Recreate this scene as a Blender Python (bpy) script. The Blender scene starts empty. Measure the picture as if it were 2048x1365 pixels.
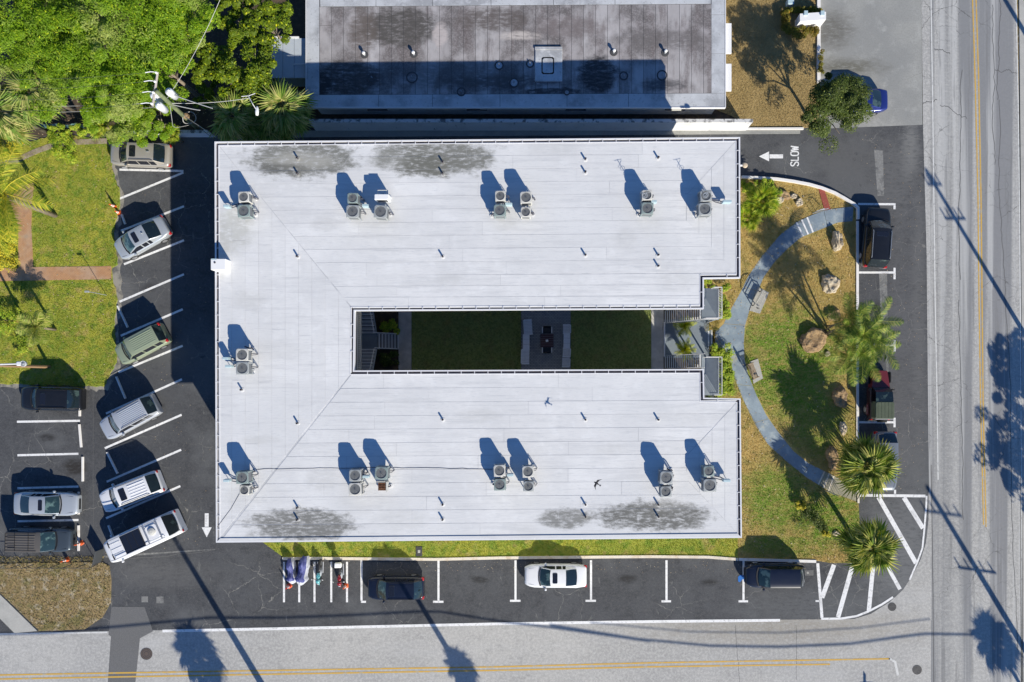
import bpy, bmesh, math, random
import numpy as np
from mathutils import Vector, Matrix
R = math.radians
random.seed(7)
S = bpy.context.scene
C = S.collection
# ------------------------------------------------------------------ camera, sky, sun
NX, NY, SC, H = 1070.0, 764.0, 25.0, 58.0        # foot of the camera in the photo, px per metre at ground, flying height
cam = bpy.data.objects.new('camera', bpy.data.cameras.new('camera')); C.objects.link(cam); S.camera = cam
cam.location = (0, 0, H); cam.rotation_euler = (0, 0, 0)
cam.data.sensor_width = 36; cam.data.lens = SC * H / 2048 * 36
cam.data.shift_x = (1024 - NX) / 2048; cam.data.shift_y = (NY - 682.5) / 2048
cam.data.clip_start = 1; cam.data.clip_end = 4000
ELEV = 29.5
sd = Vector((.515, -.857, 0)).normalized() * math.cos(R(ELEV)); sd.z = math.sin(R(ELEV))
wd = bpy.data.worlds.new('World'); S.world = wd; wd.use_nodes = True
nt = wd.node_tree; nt.nodes.clear()
sky = nt.nodes.new('ShaderNodeTexSky'); sky.sky_type = 'NISHITA'; sky.sun_disc = False
sky.sun_elevation = R(ELEV); sky.sun_rotation = math.atan2(.515, -.857)
sky.air_density = 1.0; sky.dust_density = 0.0; sky.ozone_density = 10.0
bg = nt.nodes.new('ShaderNodeBackground'); bg.inputs['Strength'].default_value = 0.1
wo = nt.nodes.new('ShaderNodeOutputWorld')
nt.links.new(sky.outputs[0], bg.inputs[0]); nt.links.new(bg.outputs[0], wo.inputs[0])
sl = bpy.data.lights.new('sun', 'SUN'); sl.energy = 5.0; sl.angle = R(0.5); sl.color = (1.0, 0.93, 0.79)
so = bpy.data.objects.new('sun', sl); C.objects.link(so); so.location = (30, -50, 60)
so.rotation_euler = (-sd).to_track_quat('-Z', 'Y').to_euler()
S.view_settings.view_transform = 'Standard'; S.view_settings.look = 'None'
S.view_settings.gamma = 1; S.view_settings.use_curve_mapping = False
S.view_settings.exposure = 0.35
S.render.engine = 'CYCLES'
S.cycles.max_bounces = 6; S.cycles.transparent_max_bounces = 6

def W(px, py, z=0.0):
    k = (1 - z / H) / SC
    return Vector(((px - NX) * k, -(py - NY) * k, z))
def W2(px, py, z=0.0):
    v = W(px, py, z); return (v.x, v.y)
def WL(pts, z=0.0): return [W2(p[0], p[1], z) for p in pts]

# ------------------------------------------------------------------ materials
MATS = {}
def mat(name, base, rough=.85, layers=(), bump=None, metal=0, coat=0, trans=0, spec=.5, emit=None):
    """base colour, then layers mixed over it in order:
    ('n', scale, lo, hi, colour, fac[, stretch, detail]) world noise;  ('c', scale, width, colour, fac) cracks;
    ('e', cx, cy, rx, ry, colour, fac, soft) noisy ellipse;  ('i', colour, fac) per island;  ('o', colour, fac) per object"""
    if name in MATS: return MATS[name]
    m = bpy.data.materials.new(name); m.use_nodes = True; MATS[name] = m
    t = m.node_tree; N = t.nodes; Lk = t.links
    bs = N['Principled BSDF']
    bs.inputs['Roughness'].default_value = rough; bs.inputs['Metallic'].default_value = metal
    bs.inputs['Specular IOR Level'].default_value = spec
    if coat: bs.inputs['Coat Weight'].default_value = coat; bs.inputs['Coat Roughness'].default_value = .05
    geo = N.new('ShaderNodeNewGeometry'); pos = geo.outputs['Position']
    def math_(op, a, b=None, c=None):
        n = N.new('ShaderNodeMath'); n.operation = op
        for i, v in enumerate((a, b, c)):
            if v is None: continue
            if isinstance(v, (int, float)): n.inputs[i].default_value = v
            else: Lk.new(v, n.inputs[i])
        return n.outputs[0]
    def noise(scale, detail=4, stretch=None, rough_=.6):
        src = pos
        if stretch:
            mp = N.new('ShaderNodeMapping'); mp.inputs['Scale'].default_value = stretch[:3]
            if len(stretch) > 3: mp.inputs['Rotation'].default_value = (0, 0, stretch[3])
            Lk.new(pos, mp.inputs[0]); src = mp.outputs[0]
        n = N.new('ShaderNodeTexNoise'); n.inputs['Scale'].default_value = scale
        n.inputs['Detail'].default_value = detail; n.inputs['Roughness'].default_value = rough_
        Lk.new(src, n.inputs['Vector']); return n.outputs['Fac'], n
    def ramp(v, lo, hi):
        n = N.new('ShaderNodeMapRange'); n.inputs['From Min'].default_value = lo; n.inputs['From Max'].default_value = hi
        n.interpolation_type = 'SMOOTHSTEP'
        Lk.new(v, n.inputs['Value']); return n.outputs[0]
    col = None
    rgb = N.new('ShaderNodeRGB'); rgb.outputs[0].default_value = (*base, 1); col = rgb.outputs[0]
    for L in layers:
        k = L[0]
        if k == 'n':
            f, _ = noise(L[1], L[7] if len(L) > 7 else 4, L[6] if len(L) > 6 else None)
            f = ramp(f, L[2], L[3]); cc = L[4]; fac = L[5]
        elif k == 'c':
            _, nn = noise(1.1, 3)
            vm = N.new('ShaderNodeVectorMath'); vm.operation = 'MULTIPLY_ADD'
            Lk.new(nn.outputs['Color'], vm.inputs[0]); vm.inputs[1].default_value = (.9, .9, 0); Lk.new(pos, vm.inputs[2])
            vo = N.new('ShaderNodeTexVoronoi'); vo.feature = 'DISTANCE_TO_EDGE'; vo.voronoi_dimensions = '2D'
            vo.inputs['Scale'].default_value = L[1]; Lk.new(vm.outputs[0], vo.inputs['Vector'])
            f = ramp(vo.outputs['Distance'], L[2], 0.0)
            g, _ = noise(.11, 2); g = ramp(g, .46, .62); f = math_('MULTIPLY', f, g)
            g, _ = noise(2.5, 2); g = ramp(g, .3, .55); f = math_('MULTIPLY', f, g)
            cc = L[3]; fac = L[4]
        elif k == 'e':
            sx = N.new('ShaderNodeSeparateXYZ'); Lk.new(pos, sx.inputs[0])
            dx = math_('DIVIDE', math_('SUBTRACT', sx.outputs[0], L[1]), L[3])
            dy = math_('DIVIDE', math_('SUBTRACT', sx.outputs[1], L[2]), L[4])
            d = math_('SQRT', math_('ADD', math_('MULTIPLY', dx, dx), math_('MULTIPLY', dy, dy)))
            g, _ = noise(.9, 8, (1, 1.8, 1), .72)
            d = math_('ADD', d, math_('MULTIPLY', math_('SUBTRACT', g, .5), 1.5))
            f = ramp(d, 1.0 + L[7] * .5, 1.0 - L[7])
            g, _ = noise(3.0, 6, (.6, 1.8, 1), .7); g = ramp(g, .24, .56); f = math_('MULTIPLY', f, g)
            cc = L[5]; fac = L[6]
        elif k == 'i': f = geo.outputs['Random Per Island']; cc = L[1]; fac = L[2]
        elif k == 'i2':
            f = math_('FRACT', math_('MULTIPLY', geo.outputs['Random Per Island'], 17.13)); f = ramp(f, L[3], L[4]); cc = L[1]; fac = L[2]
        elif k == 'o':
            oi = N.new('ShaderNodeObjectInfo'); f = oi.outputs['Random']; cc = L[1]; fac = L[2]
        elif k == 'b':   # small laid units: (b, width, height, joint colour, second colour)
            br = N.new('ShaderNodeTexBrick'); Lk.new(pos, br.inputs['Vector']); br.inputs['Scale'].default_value = 1
            br.inputs['Brick Width'].default_value = L[1]; br.inputs['Row Height'].default_value = L[2]
            br.inputs['Mortar Size'].default_value = .012
            br.inputs['Color1'].default_value = (*base, 1); br.inputs['Color2'].default_value = (*L[4], 1); br.inputs['Mortar'].default_value = (*L[3], 1)
            col = br.outputs['Color']; continue
        mx = N.new('ShaderNodeMix'); mx.data_type = 'RGBA'
        Lk.new(math_('MULTIPLY', f, fac), mx.inputs[0]); Lk.new(col, mx.inputs[6]); mx.inputs[7].default_value = (*cc, 1)
        col = mx.outputs[2]
    Lk.new(col, bs.inputs['Base Color'])
    if bump:
        f, _ = noise(bump[0], 5); b = N.new('ShaderNodeBump'); b.inputs['Strength'].default_value = bump[1]
        b.inputs['Distance'].default_value = bump[2] if len(bump) > 2 else .02
        Lk.new(f, b.inputs['Height']); Lk.new(b.outputs[0], bs.inputs['Normal'])
    if trans:
        tr = N.new('ShaderNodeBsdfTranslucent'); Lk.new(col, tr.inputs[0])
        ms = N.new('ShaderNodeMixShader'); ms.inputs[0].default_value = trans
        Lk.new(bs.outputs[0], ms.inputs[1]); Lk.new(tr.outputs[0], ms.inputs[2])
        Lk.new(ms.outputs[0], N['Material Output'].inputs[0])
    return m

asphalt_layers = (('n', .22, .38, .62, (.072, .076, .083), .8), ('n', 1.1, .45, .7, (.026, .028, .033), .6), ('n', 5, .4, .7, (.1, .1, .105), .5, None, 9), ('n', .09, .52, .64, (.13, .135, .14), .5, None, 8), ('n', 16, .5, .7, (.16, .16, .16), .5, None, 3), ('n', 2.4, .64, .7, (.2, .2, .19), .5, (1, .3, 1), 8),
                  ('n', .35, .6, .75, (.13, .13, .13), .4, (1, 1, 1), 8), ('c', .5, .016, (.3, .29, .26), .75), ('e', W(150,935).x, W(150,935).y, 1.0, .7, (.018,.015,.013), .9, .6), ('e', W(960,1160).x, W(960,1160).y, 0.9, 0.3, (.012,.011,.011), .75, .7), ('e', W(1255,1158).x, W(1255,1158).y, 0.8, 0.4, (.012,.011,.011), .75, .7), ('e', W(1420,1165).x, W(1420,1165).y, 0.7, 0.3, (.012,.011,.011), .75, .7), ('e', W(95,875).x, W(95,875).y, 0.8, 0.3, (.012,.011,.011), .75, .7), ('e', W(300,575).x, W(300,575).y, 0.5, 0.4, (.012,.011,.011), .75, .7), ('e', W(1755,620).x, W(1755,620).y, 0.3, 0.8, (.012,.011,.011), .75, .7), ('e', W(1700,320).x, W(1700,320).y, 3.5, 2.2, (.11,.11,.11), .6, .8), ('e', W(1820,300).x, W(1820,300).y, .8, 2.5, (.26,.26,.25), .6, .8), ('e', W(1838,600).x, W(1838,600).y, .7, 14, (.14,.14,.14), .6, .8), ('e', W(320,700).x, W(320,700).y, 3, 9, (.085,.088,.095), .5, .9), ('e', W(245,580).x, W(245,580).y, 1.2, 1.2, (.15,.15,.15), .6, .7), ('e', W(1800,1105).x, W(1800,1105).y, 3.2, 5.5, (.17,.175,.18), .75, .7), ('e', W(1640,1215).x, W(1640,1215).y, 8, 1.6, (.13,.135,.14), .6, .7), ('e', W(1800,700).x, W(1800,700).y, 1.6, 12, (.12,.12,.125), .55, .7), ('e', W(1790,350).x, W(1790,350).y, 2.0, 3.5, (.14,.14,.14), .6, .7), ('e', W(330,1150).x, W(330,1150).y, 5, 1.3, (.13,.13,.13), .5, .7), ('n', .8, .66, .74, (.025, .025, .03), .5), ('n', 40, .6, .8, (.2, .2, .2), .35))
m_asph = mat('asphalt', (.052, .055, .061), .9, asphalt_layers, bump=(30, .4))
road_l = (('n', .12, .38, .62, (.345, .34, .33), .8), ('n', 1.2, .48, .72, (.28, .275, .265), .55, None, 9), ('n', 5, .42, .62, (.57, .56, .53), .5, None, 6), ('n', 14, .5, .68, (.2, .2, .2), .55, None, 3), ('n', 2.5, .62, .7, (.52, .52, .5), .5, (.3, 1, 1), 8))
m_sroad = mat('south_road_asphalt', (.435, .425, .405), .9, road_l + (('n', .5, .5, .8, (.5, .5, .5), .5, (.12, 1, 1)), ('c', .16, .003, (.15, .15, .15), .5),
    ('e', W(1560, 1255).x, W(1560, 1255).y, 12, 1.6, (.27, .24, .19), .55, .8)), bump=(40, .3))
m_eroad = mat('east_road_asphalt', (.395, .39, .375), .9, road_l + (('n', .5, .46, .56, (.2, .205, .215), .85, (1, .012, 1)), ('e', W(1893,500).x, W(1893,500).y, .7, 60, (.2,.205,.21), .6, .9), ('e', W(1925,500).x, W(1925,500).y, .5, 60, (.22,.225,.23), .5, .9), ('e', W(1996,500).x, W(1996,500).y, .6, 60, (.23,.23,.24), .45, .9), ('n', 1.1, .5, .62, (.5, .5, .49), .6, (1, .02, 1)), ('n', 2.5, .58, .64, (.18, .18, .18), .5, (1, .04, 1), 6),
    ('c', .22, .009, (.07, .07, .07), .9), ('c', .7, .02, (.1, .1, .1), .7)), bump=(40, .3))
m_patch = mat('patched_asphalt', (.125, .125, .125), .9, (('n', .8, .4, .7, (.13, .13, .135), .6), ('n', 15, .4, .7, (.24, .24, .24), .4)))
m_apron = mat('worn_concrete', (.33, .33, .31), .9, (('n', .2, .35, .65, (.24, .245, .24), .8), ('n', .9, .5, .75, (.43, .43, .41), .6, None, 8), ('n', 8, .4, .7, (.2, .2, .19), .4, None, 8),
    ('e', W(1665, 60).x, W(1665, 60).y, 1.8, 1.6, (.1, .095, .08), .8, .8), ('e', W(1690, 135).x, W(1690, 135).y, 3.2, .8, (.1, .095, .07), .8, .8), ('c', .12, .003, (.12, .12, .11), .7), ('n', 45, .5, .75, (.5, .5, .48), .3)), bump=(20, .3))
m_conc = mat('concrete', (.42, .41, .38), .9, (('n', .8, .4, .7, (.3, .3, .28), .6), ('n', 9, .4, .7, (.5, .5, .47), .4)), bump=(25, .3))
m_pathc = mat('painted_path', (.19, .24, .29), .8, (('n', .35, .38, .66, (.3, .37, .42), .8), ('n', 1.4, .5, .72, (.44, .48, .47), .5), ('n', 8, .4, .75, (.14, .18, .22), .4, None, 8), ('n', .8, .58, .72, (.42, .38, .25), .45)))
m_pathd = mat('path_concrete_tan', (.3, .28, .2), .85, (('n', .8, .4, .7, (.22, .21, .15), .6), ('n', 8, .4, .7, (.38, .36, .28), .4)))
m_court = mat('court_concrete', (.6, .58, .55), .85, (('n', .6, .4, .62, (.33, .32, .3), .7), ('n', 10, .4, .7, (.5, .5, .5), .3)))
m_dslab = mat('painted_slab', (.2, .24, .28), .8, (('n', .8, .4, .7, (.15, .17, .2), .6),))
m_paver = mat('patio_paver', (.3, .31, .32), .85, (('b', .24, .12, (.12, .12, .12), (.42, .42, .42)), ('n', .6, .4, .7, (.2, .21, .23), .4)))
m_brick = mat('brick_paving', (.5, .26, .12), .85, (('b', .2, .1, (.3, .2, .12), (.52, .27, .13)), ('n', .5, .4, .65, (.45, .33, .24), .6), ('n', 3, .4, .7, (.3, .15, .08), .4), ('n', 1, .6, .75, (.3, .26, .2), .5)))
m_kerbw = mat('white_painted_kerb', (.78, .76, .74), .7, (('n', 1.2, .55, .7, (.5, .45, .38), .6), ('n', 8, .55, .75, (.6, .58, .52), .5)))
m_kerbt = mat('cream_painted_kerb', (.7, .64, .54), .8, (('n', 1.2, .45, .7, (.5, .36, .2), .6), ('n', 6, .5, .75, (.4, .38, .35), .5)))
m_line = mat('white_line_paint', (.8, .8, .8), .8, (('n', 5, .5, .66, (.3, .3, .31), .5, None, 9), ('n', .6, .52, .66, (.5, .5, .5), .5), ('n', 25, .6, .75, (.2, .2, .2), .4)))
m_linew = mat('worn_line_paint', (.62, .62, .6), .8, (('n', 3, .5, .68, (.38, .38, .38), .85, None, 8),))
m_yel = mat('yellow_line_paint', (.6, .36, .05), .8, (('n', 2, .5, .7, (.42, .38, .28), .8, None, 8), ('n', 12, .5, .7, (.38, .36, .3), .5)))
green_l = (('n', .35, .4, .6, (.4, .38, .05), .8), ('n', 1.6, .45, .64, (.12, .23, .016), .8), ('n', .9, .55, .68, (.42, .33, .12), .7), ('n', 14, .35, .7, (.33, .34, .09), .5, None, 8))
m_lawn = mat('lawn_soil', (.26, .3, .03), 1, green_l)
def EG(px, py, rx, ry, col, fac, soft): c_ = W(px, py); return ('e', c_.x, c_.y, rx/SC, ry/SC, col, fac, soft)
def east_l(g, g2): return (('n', .5, .4, .62, (.3, .25, .07), .5), EG(1575,725,105,120,g,.95,.45), EG(1640,850,70,70,g,.7,.5), EG(1555,1000,75,75,g,.9,.5), EG(1660,1040,75,60,g,.95,.45), EG(1450,750,25,60,g,.7,.4), EG(1560,1095,90,25,g,.7,.5),
    ('n', .7, .52, .66, (.42, .32, .11), .55), ('n', 1.5, .5, .7, g2, .5), ('n', 8, .45, .65, (.46, .37, .15), .45, None, 6))
m_lawn_e = mat('east_lawn_soil', (.46, .32, .11), 1, east_l((.12, .24, .015), (.1, .12, .02)))
m_dry = mat('dry_turf', (.36, .26, .11), 1, (('n', .7, .4, .7, (.22, .16, .06), .6), ('n', 4, .45, .7, (.38, .27, .11), .6), ('n', 2, .6, .75, (.16, .15, .04), .5)))
m_dirt = mat('dirt', (.3, .22, .11), 1, (('n', .7, .5, .65, (.15, .15, .05), .7), ('n', 1.8, .52, .66, (.48, .42, .32), .75, None, 8), ('n', 7, .5, .7, (.1, .08, .04), .6, None, 8)))
m_mulch = mat('mulch', (.07, .05, .035), 1, (('n', 3, .45, .7, (.14, .1, .06), .7, None, 8), ('n', 1, .5, .7, (.04, .05, .02), .5)), bump=(12, .6))
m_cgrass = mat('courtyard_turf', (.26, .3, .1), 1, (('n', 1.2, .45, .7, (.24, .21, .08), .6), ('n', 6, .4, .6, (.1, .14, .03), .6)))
def leafmat(n, a, b, c, tr=.3, d=None):
    return mat(n, a, .55, (('o', tuple(x*.62+.02 for x in a), .6), ('i', b, 1.0), ('i2', c, .85, .6, 1.0)) + ((('i2', d, .9, .0, .12),) if d else ()) + (('n', .5, .4, .65, tuple(x * .6 for x in a), .35),), trans=tr, spec=.3)
m_blade = mat('grass_blade', (.24, .33, .02), .7, (('i', (.36, .38, .05), 1), ('n', .35, .4, .6, (.54, .52, .06), .55), ('n', 1.6, .45, .64, (.13, .27, .015), .65), ('n', .9, .55, .68, (.55, .42, .14), .7), ('i2', (.5, .4, .14), .8, .8, 1)), trans=.3, spec=.2)
m_blade_e = mat('east_grass_blade', (.62, .45, .16), .7, (('i', (.42, .29, .08), 1),) + east_l((.13, .31, .01), (.14, .18, .02)) + (('i2', (.5, .4, .15), .7, .85, 1),), trans=.25, spec=.2)
m_blade_d = leafmat('dry_grass_blade', (.4, .29, .12), (.55, .42, .19), (.28, .22, .09), .2)
m_blade_w = leafmat('weedy_blade', (.28, .22, .08), (.48, .38, .18), (.16, .18, .03), .2)
m_leafL = leafmat('light_canopy_leaf', (.54, .78, .01), (.84, .9, .03), (.88, .86, .15), .48, (.15, .32, .01))
MATS.pop('light_canopy_leaf'); m_leafL = mat('light_canopy_leaf', (.54,.76,.01), .55, (('o',(.38,.52,.03),.7),('i',(.86,.89,.05),1.0),('i2',(.88,.86,.2),.85,.6,1.0),('i2',(.15,.3,.01),.9,0,.14),('n',.35,.5,.66,(.62,.6,.25),.55),('n',.6,.45,.68,(.22,.4,.01),.5)), trans=.48, spec=.3)
m_leafY = leafmat('glossy_yellow_leaf', (.34, .5, .01), (.8, .8, .02), (.85, .66, .03), .35, (.05, .11, .005))
m_leafD = leafmat('dark_canopy_leaf', (.17, .26, .03), (.46, .5, .1), (.68, .64, .16), .3, (.03, .06, .008))
m_leafS = leafmat('shrub_leaf', (.15, .3, .012), (.38, .48, .03), (.6, .6, .06), .3)
m_leafR = leafmat('red_hedge_leaf', (.28, .11, .02), (.62, .36, .04), (.7, .25, .08), .3, (.12, .15, .01))
m_leafYf = leafmat('yellow_flower', (.6, .5, .02), (.7, .6, .05), (.3, .35, .03), .3)
m_fan = leafmat('fan_palm_leaf', (.17, .3, .04), (.45, .5, .13), (.75, .65, .28), .3)
m_fang = leafmat('green_palm_leaf', (.15, .26, .03), (.45, .52, .08), (.75, .68, .22), .35)
m_fanb = leafmat('lush_palm_leaf', (.22, .36, .02), (.55, .65, .06), (.75, .7, .1), .4)  # brighter green leaf of the small lush palms
m_coco = leafmat('coconut_palm_leaf', (.15, .28, .015), (.52, .56, .04), (.85, .72, .08), .35)
m_cyc = leafmat('cycad_leaf', (.2, .34, .01), (.6, .62, .01), (.85, .75, .02), .35)
m_feather = leafmat('feather_palm_leaf', (.07, .16, .015), (.22, .33, .03), (.52, .52, .1), .3)
m_bark = mat('bark', (.24, .2, .15), .95, (('n', 6, .4, .7, (.14, .11, .08), .8),), bump=(10, .6))
m_rachis = mat('palm_stalk', (.35, .33, .05), .6)
m_rock = mat('limestone', (.5, .43, .32), .95, (('n', 1.5, .42, .65, (.33, .24, .14), .8, None, 8), ('n', 6, .45, .7, (.62, .57, .48), .6, None, 8), ('n', 9, .6, .72, (.06, .05, .04), .7)), bump=(5, .9, .08))
m_rockb = mat('brown_rock', (.34, .23, .12), .95, (('n', 3.5, .54, .62, (.09, .055, .03), .85, None, 9), ('n', 1.5, .42, .65, (.22, .14, .08), .8, None, 8), ('n', 7, .5, .7, (.5, .38, .25), .6, None, 8)), bump=(5, .9, .08))
# ------------------------------------------------------------------ mesh helpers
class MB:
    def __init__(s): s.v = []; s.f = []
    def add(s, vs, fs):
        o = len(s.v); s.v += [tuple(v) for v in vs]; s.f += [tuple(i + o for i in f) for f in fs]; return s
    def box(s, x0, x1, y0, y1, z0, z1):
        return s.add([(x0,y0,z0),(x1,y0,z0),(x1,y1,z0),(x0,y1,z0),(x0,y0,z1),(x1,y0,z1),(x1,y1,z1),(x0,y1,z1)],
                     [(0,3,2,1),(4,5,6,7),(0,1,5,4),(1,2,6,5),(2,3,7,6),(3,0,4,7)])
    def rbox(s, x0, x1, y0, y1, z0, z1, b=.03, tz=None):
        """box with chamfered vertical edges and top"""
        def ring(i, z): return [(x0+i+b,y0+i,z),(x1-i-b,y0+i,z),(x1-i,y0+i+b,z),(x1-i,y1-i-b,z),(x1-i-b,y1-i,z),(x0+i+b,y1-i,z),(x0+i,y1-i-b,z),(x0+i,y0+i+b,z)]
        t = b if tz is None else tz
        v = ring(0, z0) + ring(0, z1 - t) + ring(t, z1)
        f = [tuple(range(7, -1, -1)), tuple(range(16, 24))]
        for k in (0, 8):
            for i in range(8): j = (i + 1) % 8; f.append((k+i, k+j, k+8+j, k+8+i))
        return s.add(v, f)
    def prism(s, pts, z0, z1):
        a = sum(pts[i][0]*pts[(i+1)%len(pts)][1]-pts[(i+1)%len(pts)][0]*pts[i][1] for i in range(len(pts)))
        if a < 0: pts = pts[::-1]
        n = len(pts)
        return s.add([(p[0],p[1],z0) for p in pts] + [(p[0],p[1],z1) for p in pts],
                     [tuple(range(n-1,-1,-1)), tuple(range(n,2*n))] + [(i,(i+1)%n,n+(i+1)%n,n+i) for i in range(n)])
    def sheet(s, pts, z):
        a = sum(pts[i][0]*pts[(i+1)%len(pts)][1]-pts[(i+1)%len(pts)][0]*pts[i][1] for i in range(len(pts)))
        if a < 0: pts = pts[::-1]
        return s.add([(p[0],p[1],z) for p in pts], [tuple(range(len(pts)))])
    def ribbon(s, pts, w, z0, z1=None):
        """polyline of XY points widened to w; flat sheet or prism"""
        P = [Vector(p[:2]) for p in pts]; l = []; r = []
        for i, p in enumerate(P):
            d = (P[min(i+1,len(P)-1)] - P[max(i-1,0)]).normalized(); n = Vector((-d.y, d.x)) * w / 2
            l.append(p + n); r.append(p - n)
        for i in range(len(P)-1):
            q = [l[i], r[i], r[i+1], l[i+1]]
            if z1 is None: s.add([(a.x,a.y,z0) for a in q], [(0,1,2,3)])
        if z1 is not None:
            n = len(P); v = []
            for z in (z0, z1):
                v += [(a.x,a.y,z) for a in l] + [(a.x,a.y,z) for a in r]
            f = []
            for i in range(n-1):
                f += [(2*n+i, 3*n+i, 3*n+i+1, 2*n+i+1), (i, i+1, n+i+1, n+i), (i, 2*n+i, 2*n+i+1, i+1), (n+i, n+i+1, 3*n+i+1, 3*n+i)]
            f += [(0, n, 3*n, 2*n), (n-1, 3*n-1, 4*n-1, 2*n-1)]
            s.add(v, f)
        return s
    def tube(s, pts, r, n=6, r2=None, cap=True):
        P = [Vector(p) for p in pts]; v = []; f = []
        for i, p in enumerate(P):
            d = (P[min(i+1,len(P)-1)] - P[max(i-1,0)]).normalized()
            u = d.cross(Vector((0,0,1))); u = Vector((1,0,0)) if u.length < .05 else u.normalized(); w = d.cross(u)
            rr = r if r2 is None else r + (r2 - r) * i / (len(P)-1)
            v += [p + (u*math.cos(2*math.pi*k/n) + w*math.sin(2*math.pi*k/n))*rr for k in range(n)]
        for i in range(len(P)-1):
            for k in range(n): f.append((i*n+k, i*n+(k+1)%n, (i+1)*n+(k+1)%n, (i+1)*n+k))
        if cap: f += [tuple(range(n-1,-1,-1)), tuple((len(P)-1)*n+k for k in range(n))]
        return s.add(v, f)
    def cyl(s, x, y, z0, z1, r, n=12, r2=None): return s.tube([(x,y,z0),(x,y,z1)], r, n, r2)
    def lathe(s, prof, n=16, c=(0,0,0)):
        v = [(c[0]+r*math.cos(2*math.pi*k/n), c[1]+r*math.sin(2*math.pi*k/n), c[2]+z) for r, z in prof for k in range(n)]
        f = [(i*n+k, i*n+(k+1)%n, (i+1)*n+(k+1)%n, (i+1)*n+k) for i in range(len(prof)-1) for k in range(n)]
        return s.add(v, f)
    def mesh(s, name, m, smooth=False):
        me = bpy.data.meshes.new(name); me.from_pydata(s.v, [], s.f); me.validate(); me.update()
        if m: me.materials.append(m)
        if smooth: me.polygons.foreach_set('use_smooth', [True]*len(me.polygons))
        return me
    def build(s, name, m, parent=None, smooth=False, loc=None, rz=0, **tags):
        return link(name, s.mesh(name, m, smooth), parent, loc, rz, **tags)
def link(name, me, parent=None, loc=None, rz=0, **tags):
    o = bpy.data.objects.new(name, me); C.objects.link(o)
    if parent: o.parent = parent
    if loc is not None: o.location = loc
    if rz: o.rotation_euler = (0, 0, rz)
    for k, v in tags.items():
        if v: o['category' if k == 'cat' else k] = v
    return o
def thing(name, label, cat, loc=(0,0,0), rz=0, group=None):
    return link(name, None, None, loc, rz, label=label, cat=cat, group=group)
def copy_tree(o, parent=None):
    c = o.copy(); C.objects.link(c); c.parent = parent
    for ch in list(o.children): copy_tree(ch, c)
    return c
def struct(mb, name, m, **k): return mb.build(name, m, kind='structure', **k)
def arrays(name, V, F, m, **k):
    """numpy verts (N,3), faces (M,4 or 3)"""
    me = bpy.data.meshes.new(name); n = F.shape[1]
    me.vertices.add(len(V)); me.vertices.foreach_set('co', V.astype(np.float32).ravel())
    me.loops.add(F.size); me.loops.foreach_set('vertex_index', F.astype(np.int32).ravel())
    me.polygons.add(len(F)); me.polygons.foreach_set('loop_start', np.arange(0, F.size, n, dtype=np.int32))
    me.update(calc_edges=True); me.materials.append(m)
    return me
def in_poly(x, y, poly):
    c = np.zeros(len(x), bool); n = len(poly); j = n - 1
    for i in range(n):
        xi, yi = poly[i]; xj, yj = poly[j]
        if yi != yj: c ^= ((yi > y) != (yj > y)) & (x < (xj - xi) * (y - yi) / (yj - yi) + xi)
        j = i
    return c
def blades(name, poly, dens, m, z, h=.07, w=.05, seed=1, holes=(), label=None, clip=None):
    rg = np.random.default_rng(seed); P = np.array(poly)
    lo = P.min(0); hi = P.max(0)
    if clip: lo = np.maximum(lo, clip[0]); hi = np.minimum(hi, clip[1])
    n = int(dens * (hi[0]-lo[0]) * (hi[1]-lo[1]))
    x = rg.uniform(lo[0], hi[0], n); y = rg.uniform(lo[1], hi[1], n)
    k = in_poly(x, y, poly)
    for h_ in holes: k &= ~in_poly(x, y, h_)
    x = x[k]; y = y[k]; n = len(x)
    a = rg.uniform(0, 2*np.pi, n); b = rg.uniform(0, 2*np.pi, n); hh = h * rg.uniform(.5, 1.5, n); ww = w * rg.uniform(.5, 1.4, n)
    zz = np.full(n, z - .005)
    v0 = np.stack([x - np.cos(a)*ww/2, y - np.sin(a)*ww/2, zz], 1); v1 = np.stack([x + np.cos(a)*ww/2, y + np.sin(a)*ww/2, zz], 1)
    v2 = np.stack([x + np.cos(b)*hh*1.1, y + np.sin(b)*hh*1.1, z + hh], 1)
    V = np.stack([v0, v1, v2], 1).reshape(-1, 3); F = np.arange(3*n).reshape(-1, 3)
    return link(name, arrays(name, V, F, m), kind='stuff', label=label, cat='grass')
def px_poly(pts, z=0): return [W2(a, b, z) for a, b in pts]

# ------------------------------------------------------------------ the ground
struct(MB().box(-900, 900, -900, 900, -1.2, -.05), 'ground', m_dirt)
lot = struct(MB().sheet(px_poly([(-260,250),(1862,250),(1862,1262),(700,1262),(-260,1275)]), 0), 'parking_lot', m_asph)
sroad = struct(MB().sheet(px_poly([(-900,1275),(0,1267),(325,1261),(700,1254),(1300,1242.5),(1640,1239),(1862,1237),(1862,1440),(-900,1460)]), .004), 'south_road', m_sroad)
eroad = struct(MB().sheet(px_poly([(1840,-900),(1843,0),(1846,250),(1853,500),(1857,900),(1862,1237),(1862,2400),(2044,2400),(2040,600),(2036,300),(2026,-900)]), .004), 'east_road', m_eroad)
apron = struct(MB().sheet(px_poly([(1636,-400),(1842,-400),(1843,0),(1845,250),(1640,258)]), .004), 'concrete_apron', m_apron)
struct(MB().prism(px_poly([(2030,-900),(2041,300),(2043,600),(2046,2400),(2110,2400),(2110,-900)]), -.04, .012), 'sidewalk', m_conc)
struct(MB().prism(px_poly([(-900,1462),(1840,1442),(1840,2400),(-900,2400)]), -.04, .05), 'south_verge', m_lawn_e)
struct(MB().prism(px_poly([(2114,-900),(3400,-900),(3400,2400),(2114,2400)]), -.04, .05), 'east_verge', m_lawn_e)
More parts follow.
